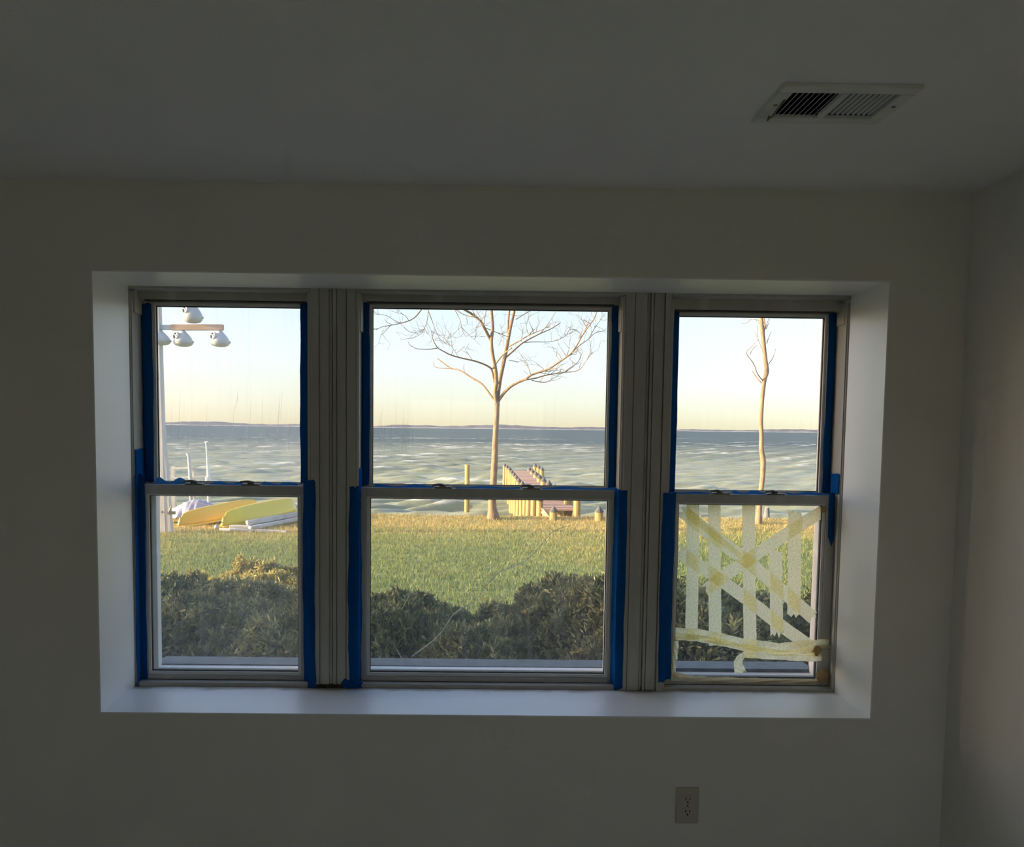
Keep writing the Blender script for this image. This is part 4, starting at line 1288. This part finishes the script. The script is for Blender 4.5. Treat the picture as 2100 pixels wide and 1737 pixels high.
class Tree:
    def __init__(self, label, base, conv, Y0, group):
        self.root = empty('bare_tree', base, label, 'tree', group)
        self.conv, self.Y0, self.tips = conv, Y0, []
        self.r = random.Random(sum(map(ord, label)))
        self.tw = MB()

    def path(self, pts, y0, y1):
        n = len(pts)
        return [self.conv(x, y, self.Y0 + y0 + (y1 - y0) * i / max(1, n - 1)) for i, (x, y) in enumerate(pts)]

    def smooth(self, P_, R_, m=4):
        out, rr = [], []
        n = len(P_)
        for i in range(n - 1):
            p0, p1, p2, p3 = P_[max(0, i - 1)], P_[i], P_[i + 1], P_[min(n - 1, i + 2)]
            for s in range(m):
                t = s / m
                out.append(0.5 * ((2 * p1) + (-p0 + p2) * t + (2 * p0 - 5 * p1 + 4 * p2 - p3) * t * t + (-p0 + 3 * p1 - 3 * p2 + p3) * t ** 3))
                rr.append(R_[i] + (R_[i + 1] - R_[i]) * t)
        return out + [P_[-1]], rr + [R_[-1]]

    def limb(self, name, pts, r0, r1, y0=0.0, y1=0.0, tips=True, twigs=0.0, radii=None):
        p = self.path(pts, y0, y1)
        n = len(p)
        rad = radii or [r0 + (r1 - r0) * (i / (n - 1)) ** 0.8 for i in range(n)]
        p, rad = self.smooth(p, rad)
        if name: MB().tube(p, rad, 10 if r0 > 0.03 else 7).build(name, bark, self.root, smooth=True)
        else: self.tw.tube(p, [q * 1.25 for q in rad], 5)
        if twigs:
            L = sum((p[i + 1] - p[i]).length for i in range(len(p) - 1))
            for _ in range(int(L * twigs * 1.5)):
                i = int(len(p) * self.r.uniform(0.35, 1.0)) % len(p)
                d = (p[min(i + 1, len(p) - 1)] - p[max(i - 1, 0)]).normalized()
                self.spray(p[i], d, self.r.uniform(0.15, 0.38), min(0.0075, max(0.0045, rad[i] * 0.8)), 2)
        return p

    def spray(self, p, d, L, rad, depth):
        r = self.r
        dv = (d * 0.7 + Vector((r.gauss(0, .5), r.gauss(0, .5), r.gauss(.25, .5)))).normalized()
        q1 = p + dv * L * 0.5 + Vector((r.gauss(0, .02), 0, r.gauss(0, .02)))
        q2 = q1 + (dv + Vector((r.gauss(0, .25), r.gauss(0, .2), r.gauss(.2, .25)))).normalized() * L * 0.5
        self.tw.tube([p, q1, q2], [rad, rad * 0.75, rad * 0.45], 4, cap=False)
        if depth > 0:
            for q in (q1, q2):
                if r.random() < 0.7: self.spray(q, dv, L * r.uniform(.45, .75), rad * 0.65, depth - 1)

    def crown(self, p, d, L, rad, depth):
        """limbs above what the window shows"""
        r = self.r
        dv = (d + Vector((r.gauss(0, .3), r.gauss(0, .3), r.gauss(.1, .2)))).normalized()
        q1 = p + dv * L * 0.5
        q2 = q1 + (dv + Vector((r.gauss(0, .2), r.gauss(0, .2), .1))).normalized() * L * 0.5
        self.tw.tube([p, q1, q2], [rad, rad * 0.82, rad * 0.6], 6, cap=False)
        if depth > 0:
            for k_ in range(2 if depth > 1 else 3):
                self.crown(q2 if k_ else q1, dv, L * r.uniform(.6, .85), rad * 0.55, depth - 1)

    def done(self):
        o = self.tw.build('twigs', twig_m, self.root, fix=False, kind='stuff')
        return o


K6 = 3.696
T1 = Tree('large bare tree with spreading limbs on the bank before the dock', G(1012, 1066, ZG), lambda x, y, Y: P(760 + x / K6, 620 + y / K6, Y), 16.6, 'bare trees on the bank')
T1.limb('trunk', [(932, 1690), (930, 1640), (923, 1560), (922, 1480), (930, 1380), (940, 1200), (945, 1050), (953, 900), (958, 760)], 0, 0, radii=[0.21, 0.15, 0.098, 0.086, 0.078, 0.072, 0.066, 0.060, 0.060])
A_ = T1.limb('branch', [(956, 780), (944, 680), (953, 600), (945, 500), (925, 400), (915, 300), (925, 200), (920, 120), (915, 40), (908, -80), (900, -220)], 0.052, 0.028, 0, -0.5)
B_ = T1.limb('branch', [(960, 780), (966, 680), (985, 560), (1010, 450), (1030, 350), (1045, 270), (1062, 180), (1085, 80), (1097, 0), (1115, -120), (1130, -260)], 0.056, 0.026, 0, 0.4)
B2 = T1.limb('branch', [(1030, 350), (1040, 250), (1042, 150), (1053, 50), (1065, -60), (1060, -200)], 0.032, 0.02, 0.2, 0.7)
T1.limb('branch', [(912, 290), (870, 210), (830, 140), (770, 90), (700, 50), (620, 10), (520, -20), (400, 40)], 0.036, 0.014, -0.2, -1.4, twigs=2)
T1.limb('branch', [(940, 610), (920, 520), (905, 495), (860, 470), (790, 445), (700, 425), (610, 400), (550, 370), (510, 345), (480, 300), (465, 250), (462, 215)], 0.026, 0.006, 0, -0.9)
T1.limb('branch', [(510, 345), (450, 355), (390, 355), (345, 350), (300, 325), (283, 295)], 0.011, 0.004, -0.7, -1.0)
T1.limb('branch', [(945, 750), (905, 700), (870, 650), (830, 610), (770, 575), (710, 535), (660, 510), (610, 500), (550, 460), (505, 425)], 0.026, 0.013, 0, 0.8)
T1.limb('branch', [(620, 502), (560, 500), (490, 490), (475, 450)], 0.011, 0.006, 0.6, 0.8)
T1.limb('branch', [(970, 745), (1010, 690), (1060, 640), (1120, 605), (1170, 585), (1220, 550), (1290, 525), (1350, 505), (1410, 465), (1470, 425), (1520, 385), (1560, 330), (1600, 260), (1640, 200), (1690, 130), (1715, 70), (1740, -20)], 0.034, 0.008, 0, -0.9, twigs=3)
T1.limb('branch', [(1170, 588), (1250, 575), (1320, 555), (1400, 540), (1470, 530), (1540, 480), (1580, 440), (1600, 390)], 0.017, 0.006, -0.3, 0.2, twigs=3)
T1.limb('branch', [(1470, 530), (1540, 525), (1590, 505), (1630, 450), (1650, 415), (1685, 375)], 0.011, 0.004, 0, -0.3, twigs=5)
T1.limb('branch', [(1520, 385), (1580, 330), (1650, 280), (1700, 235), (1770, 215)], 0.013, 0.005, -0.5, 0, twigs=3)
T1.limb('branch', [(1000, 470), (1020, 425), (1080, 370), (1150, 310), (1220, 270), (1300, 230), (1370, 200), (1440, 155)], 0.026, 0.010, 0.1, 1.0)
T1.limb('branch', [(1050, 335), (1130, 290), (1200, 250), (1270, 220), (1320, 200)], 0.018, 0.006, 0.1, -0.7, twigs=4)
T1.limb('branch', [(925, 500), (960, 450), (1000, 400), (1030, 375), (1070, 345)], 0.02, 0.012, -0.1, -0.6)
T1.limb('branch', [(385, 55), (340, 110), (290, 140), (220, 160), (150, 175), (90, 185), (40, 210)], 0.014, 0.005, -1.4, -1.9, twigs=3)
for pts_, r0, r1 in [([(220, 158), (170, 130), (120, 100), (60, 90)], .006, .003), ([(150, 175), (110, 220), (75, 255)], .007, .003), ([(290, 140), (260, 100), (210, 80)], .006, .003),
                     ([(440, 20), (430, 130), (410, 190), (380, 240), (310, 275)], .008, .003), ([(440, 70), (470, 150), (490, 210), (520, 270), (550, 300)], .007, .003),
                     ([(410, 200), (440, 250)], .005, .003), ([(400, 210), (330, 230), (280, 215)], .005, .003), ([(640, 60), (680, 140), (690, 200), (720, 260)], .006, .003),
                     ([(690, 190), (750, 250), (790, 275), (805, 170)], .006, .003), ([(600, 20), (700, 90), (800, 120), (850, 170)], .009, .006)]:
    T1.limb(None, pts_, r0, r1, -1.3, -1.5, twigs=7)
for pts_, r0, r1 in [([(610, 400), (625, 355), (590, 310), (555, 270), (548, 235)], .007, .003), ([(625, 355), (612, 290), (605, 225)], .005, .003), ([(665, 415), (640, 370), (655, 350)], .006, .003),
                     ([(650, 385), (700, 345), (715, 330)], .005, .003), ([(770, 437), (740, 390), (720, 360), (748, 310)], .006, .003), ([(745, 395), (690, 362)], .005, .003),
                     ([(712, 532), (706, 500), (708, 468)], .006, .004), ([(1220, 590), (1270, 602), (1330, 605), (1380, 580), (1430, 548)], .009, .005),
                     ([(1650, 280), (1690, 210), (1730, 150), (1780, 80)], .008, .004), ([(1450, 432), (1425, 390), (1390, 372)], .006, .003), ([(1485, 412), (1505, 350), (1510, 285)], .007, .003),
                     ([(1485, 412), (1445, 350), (1420, 310)], .006, .003), ([(1600, 255), (1560, 210), (1505, 205)], .007, .003), ([(1640, 200), (1610, 140), (1555, 90)], .007, .003),
                     ([(1215, 550), (1190, 480), (1150, 410)], .007, .003), ([(1190, 545), (1160, 515)], .004, .003), ([(1320, 515), (1280, 480), (1235, 445)], .007, .003),
                     ([(1150, 305), (1250, 300), (1350, 300), (1430, 280), (1500, 240)], .009, .004), ([(1290, 232), (1340, 170), (1400, 80)], .009, .004), ([(1100, 130), (1150, 100), (1215, 62)], .010, .006),
                     ([(865, 192), (960, 230), (1050, 265)], .008, .006), ([(1050, 440), (1085, 445), (1120, 456)], .007, .005), ([(855, 190), (865, 120), (880, 40)], .010, .005),
                     ([(860, 190), (835, 120), (800, 60)], .006, .004), ([(1140, 300), (1150, 220), (1135, 150)], .007, .003), ([(1200, 255), (1180, 180), (1200, 110)], .007, .003),
                     ([(970, 330), (1000, 250), (980, 160)], .005, .003)]:
    T1.limb(None, pts_, r0, r1, 0, r0 * 20 - 0.1, twigs=6 if r0 >= .007 else 3)
for e_ in (A_, B_, B2):
    d_ = (e_[-1] - e_[-4]).normalized()
    for q_ in range(3): T1.crown(e_[-1 - q_ * 3], d_, 1.1, 0.02, 3)
T1.done()

K3 = 4.04
T2 = Tree('slender bare tree alone, seen through the right window', G(1556, 1076, ZG), lambda x, y, Y: P(1370 + x / K3, 630 + y / K3, Y), 16.3, 'bare trees on the bank')
T2.limb('trunk', [(742, 1850), (748, 1790), (755, 1700), (765, 1560), (785, 1400), (788, 1270), (775, 1180), (775, 1060), (770, 960), (775, 850), (785, 720), (800, 600), (818, 530), (806, 430), (795, 330), (785, 220), (775, 130), (770, 40), (772, -100), (765, -260)],
        0, 0, radii=[.13, .085, .060, .055, .052, .060, .052, .048, .044, .042, .044, .046, .050, .046, .046, .046, .044, .040, .034, .022])
T2.limb('branch', [(785, 640), (740, 590), (695, 528)], 0.016, 0.010, 0, 0.3)
T2.limb('branch', [(788, 612), (740, 550), (710, 470), (650, 380), (690, 330), (725, 290)], 0.013, 0.006, 0, -0.5)
T2.limb('branch', [(788, 240), (800, 150), (792, 60), (800, -60)], 0.024, 0.012, 0, 0.4)
for pts_ in [[(680, 390), (700, 350), (738, 312)], [(836, 466), (868, 420), (892, 345)], [(772, 335), (745, 260), (708, 188)], [(745, 280), (740, 210), (742, 150)], [(818, 300), (838, 240), (856, 205)],
             [(690, 98), (640, 135), (590, 130)], [(770, 110), (690, 98), (615, 95)], [(800, 190), (825, 120), (838, 90)], [(812, 180), (830, 140), (842, 95)], [(765, 150), (745, 120), (720, 105)], [(810, 520), (836, 466)]]:
    T2.limb(None, pts_, .008, .004, 0, 0.2)
p_ = T2.limb(None, [(765, -255), (760, -330)], .02, .012)
for q_ in range(3): T2.crown(p_[-1], Vector((0, 0, 1)), 0.8, 0.012, 2)
T2.done()
# stump and dark debris at the foot of the slender tree
o = MB().lathe(G(1572, 1068, ZG) - Vector((0, 0, 0.02)), [(0.075, 0), (0.065, 0.12), (0.055, 0.26), (0.045, 0.31), (0.02, 0.32)], 12).build('grey_stump', mat('grey_stump', (0.20, 0.20, 0.22), 0.9, (0.14, 0.14, 0.16), 8, bump=0.5))
tag(o, 'small grey stump beside the slender bare tree', 'stump')
MB().lathe(G(1572, 1068, ZG) + Vector((0, 0, 0.292)), [(0.035, 0), (0.03, 0.012)], 12).build('cut_top', stake_m, o)

# ------------------------------------------------------------------ evergreen shrubs under the windows
leaf_m = attr_mat('shrub_needles', [(0.0, (0.12, 0.135, 0.075)), (0.45, (0.22, 0.24, 0.115)), (0.75, (0.34, 0.35, 0.175)), (0.93, (0.48, 0.47, 0.24)), (0.965, (0.42, 0.40, 0.12)), (0.985, (0.40, 0.22, 0.08)), (1.0, (0.5, 0.3, 0.12))], 0.65, transl=0.22)
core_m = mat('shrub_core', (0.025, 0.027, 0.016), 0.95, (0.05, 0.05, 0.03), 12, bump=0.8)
stem_m = mat('shrub_stem', (0.20, 0.14, 0.09), 0.9, (0.14, 0.10, 0.06), 12)


def shrub(label, cx, cy, rx, ry, ztop, seed, dens=4300, leaf=None):
    g = np.random.default_rng(seed)
    root = empty('evergreen_shrub', (cx, cy, ZG), label, 'shrub', 'evergreen shrubs under the windows')
    H = ztop - ZG

    def surf(a, rr):
        # a mound, flat on top, lumpy all over
        x, y = np.cos(a) * rr, np.sin(a) * rr
        z = H * np.clip(1 - np.abs(rr) ** 4.5, 0, 1) ** 0.5
        lump = 0.30 * (vnoise(x * rx + cx, y * ry + cy, 2.6, seed) - 0.5) + 0.18 * (vnoise(x * rx + cx, y * ry + cy, 6.5, seed + 3) - 0.5) + 0.10 * (vnoise(x * rx + cx, y * ry + cy, 15, seed + 5) - 0.5)
        return x * rx, y * ry, np.maximum(0.02, z + lump * (0.3 + 0.7 * z / H))
    # dark filler mound a little inside; shade between needles put into its colour
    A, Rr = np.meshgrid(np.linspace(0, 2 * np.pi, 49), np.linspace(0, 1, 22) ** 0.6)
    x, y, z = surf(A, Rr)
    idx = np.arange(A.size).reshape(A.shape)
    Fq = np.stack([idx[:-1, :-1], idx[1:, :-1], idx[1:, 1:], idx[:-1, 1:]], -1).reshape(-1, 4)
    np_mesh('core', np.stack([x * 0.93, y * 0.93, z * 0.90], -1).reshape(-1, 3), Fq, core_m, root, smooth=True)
    n = int(dens * math.pi * rx * ry)
    a = g.random(n) * 2 * np.pi
    rr = np.sqrt(g.random(n)) ** 0.9
    x, y, z = surf(a, rr)
    e = 0.02
    x2, y2, z2 = surf(a, np.clip(rr + e, 0, 1))
    dep = g.random(n) ** 2
    out = np.stack([np.cos(a) * rr ** 3 * 0.9, np.sin(a) * rr ** 3 * 0.9, np.full(n, 0.75)], -1)
    out += g.normal(0, 0.45, (n, 3))
    out /= np.linalg.norm(out, axis=1, keepdims=True)
    P0 = np.stack([x, y, z], -1) - out * (0.05 + 0.06 * dep)[:, None]
    Vs, Fs, Ts = [], [], []
    tint0 = np.clip(0.42 + 0.5 * (vnoise(x + cx, y + cy, 3.5, seed + 9) - 0.5) + g.normal(0, 0.24, n), 0.02, 0.93)
    odd = g.random(n)
    tint0 = np.where(odd > 0.992, 0.975, np.where(odd > 0.978, 0.95, tint0))
    base = 0
    for q in range(7):
        ln = 0.020 + 0.036 * g.random(n)
        dq = out + g.normal(0, 0.5, (n, 3))
        dq /= np.linalg.norm(dq, axis=1, keepdims=True)
        st = P0 + out * (0.02 * q / 6 + 0.05 * g.random(n))[:, None]
        sdv = np.cross(dq, g.normal(0, 1, (n, 3)))
        sdv /= np.linalg.norm(sdv, axis=1, keepdims=True) + 1e-9
        wdt = 0.004 + 0.004 * g.random(n)
        a0 = st
        a1 = st + dq * (ln * 0.5)[:, None] + sdv * wdt[:, None]
        a2 = st + dq * ln[:, None]
        a3 = st + dq * (ln * 0.5)[:, None] - sdv * wdt[:, None]
        Vs.append(np.concatenate([a0, a1, a2, a3]))
        i0 = np.arange(n) + base
        Fs.append(np.stack([i0, i0 + n, i0 + 2 * n, i0 + 3 * n], -1))
        Ts.append(np.tile(tint0, 4))
        base += 4 * n
    fo_ = np_mesh('foliage', np.concatenate(Vs), np.concatenate(Fs), leaf or leaf_m, root, tint=np.concatenate(Ts))
    fo_['kind'] = 'stuff'
    st_ = MB()
    for q in range(7):
        aa = q * 0.9 + seed
        st_.tube([(cx, cy, ZG - 0.05), (cx + math.cos(aa) * rx * .3, cy + math.sin(aa) * ry * .3, ZG + H * .4), (cx + math.cos(aa) * rx * .6, cy + math.sin(aa) * ry * .6, ZG + H * .75)], [.02, .015, .008], 6)
    st_.build('stems', stem_m, root)
    return root


shrub('dark evergreen shrub with sunlit tips, seen through the left window', -2.10, 4.50, 1.65, 1.50, 0.555, 1)
shrub('low evergreen shrub at the left of the middle window', -0.62, 4.02, 0.92, 1.10, 0.645, 2)
shrub('tall evergreen shrub at the right of the middle window', 0.98, 4.32, 1.05, 1.32, 0.735, 3)
shrub('lowest evergreen shrub, in the dip between its taller neighbours', 0.10, 3.95, 0.62, 0.98, 0.60, 5)
shrub('evergreen shrub behind the masking tape, right window', 2.50, 4.25, 1.10, 1.20, 0.66, 4)
gold_m = attr_mat('golden_needles', [(0.0, (0.24, 0.23, 0.09)), (0.5, (0.42, 0.38, 0.14)), (1.0, (0.60, 0.50, 0.18))], 0.65, transl=0.25)
shrub('sunlit golden-green shrub behind the dark one, left window', -1.66, 5.72, 0.80, 0.48, 0.60, 6, leaf=gold_m)
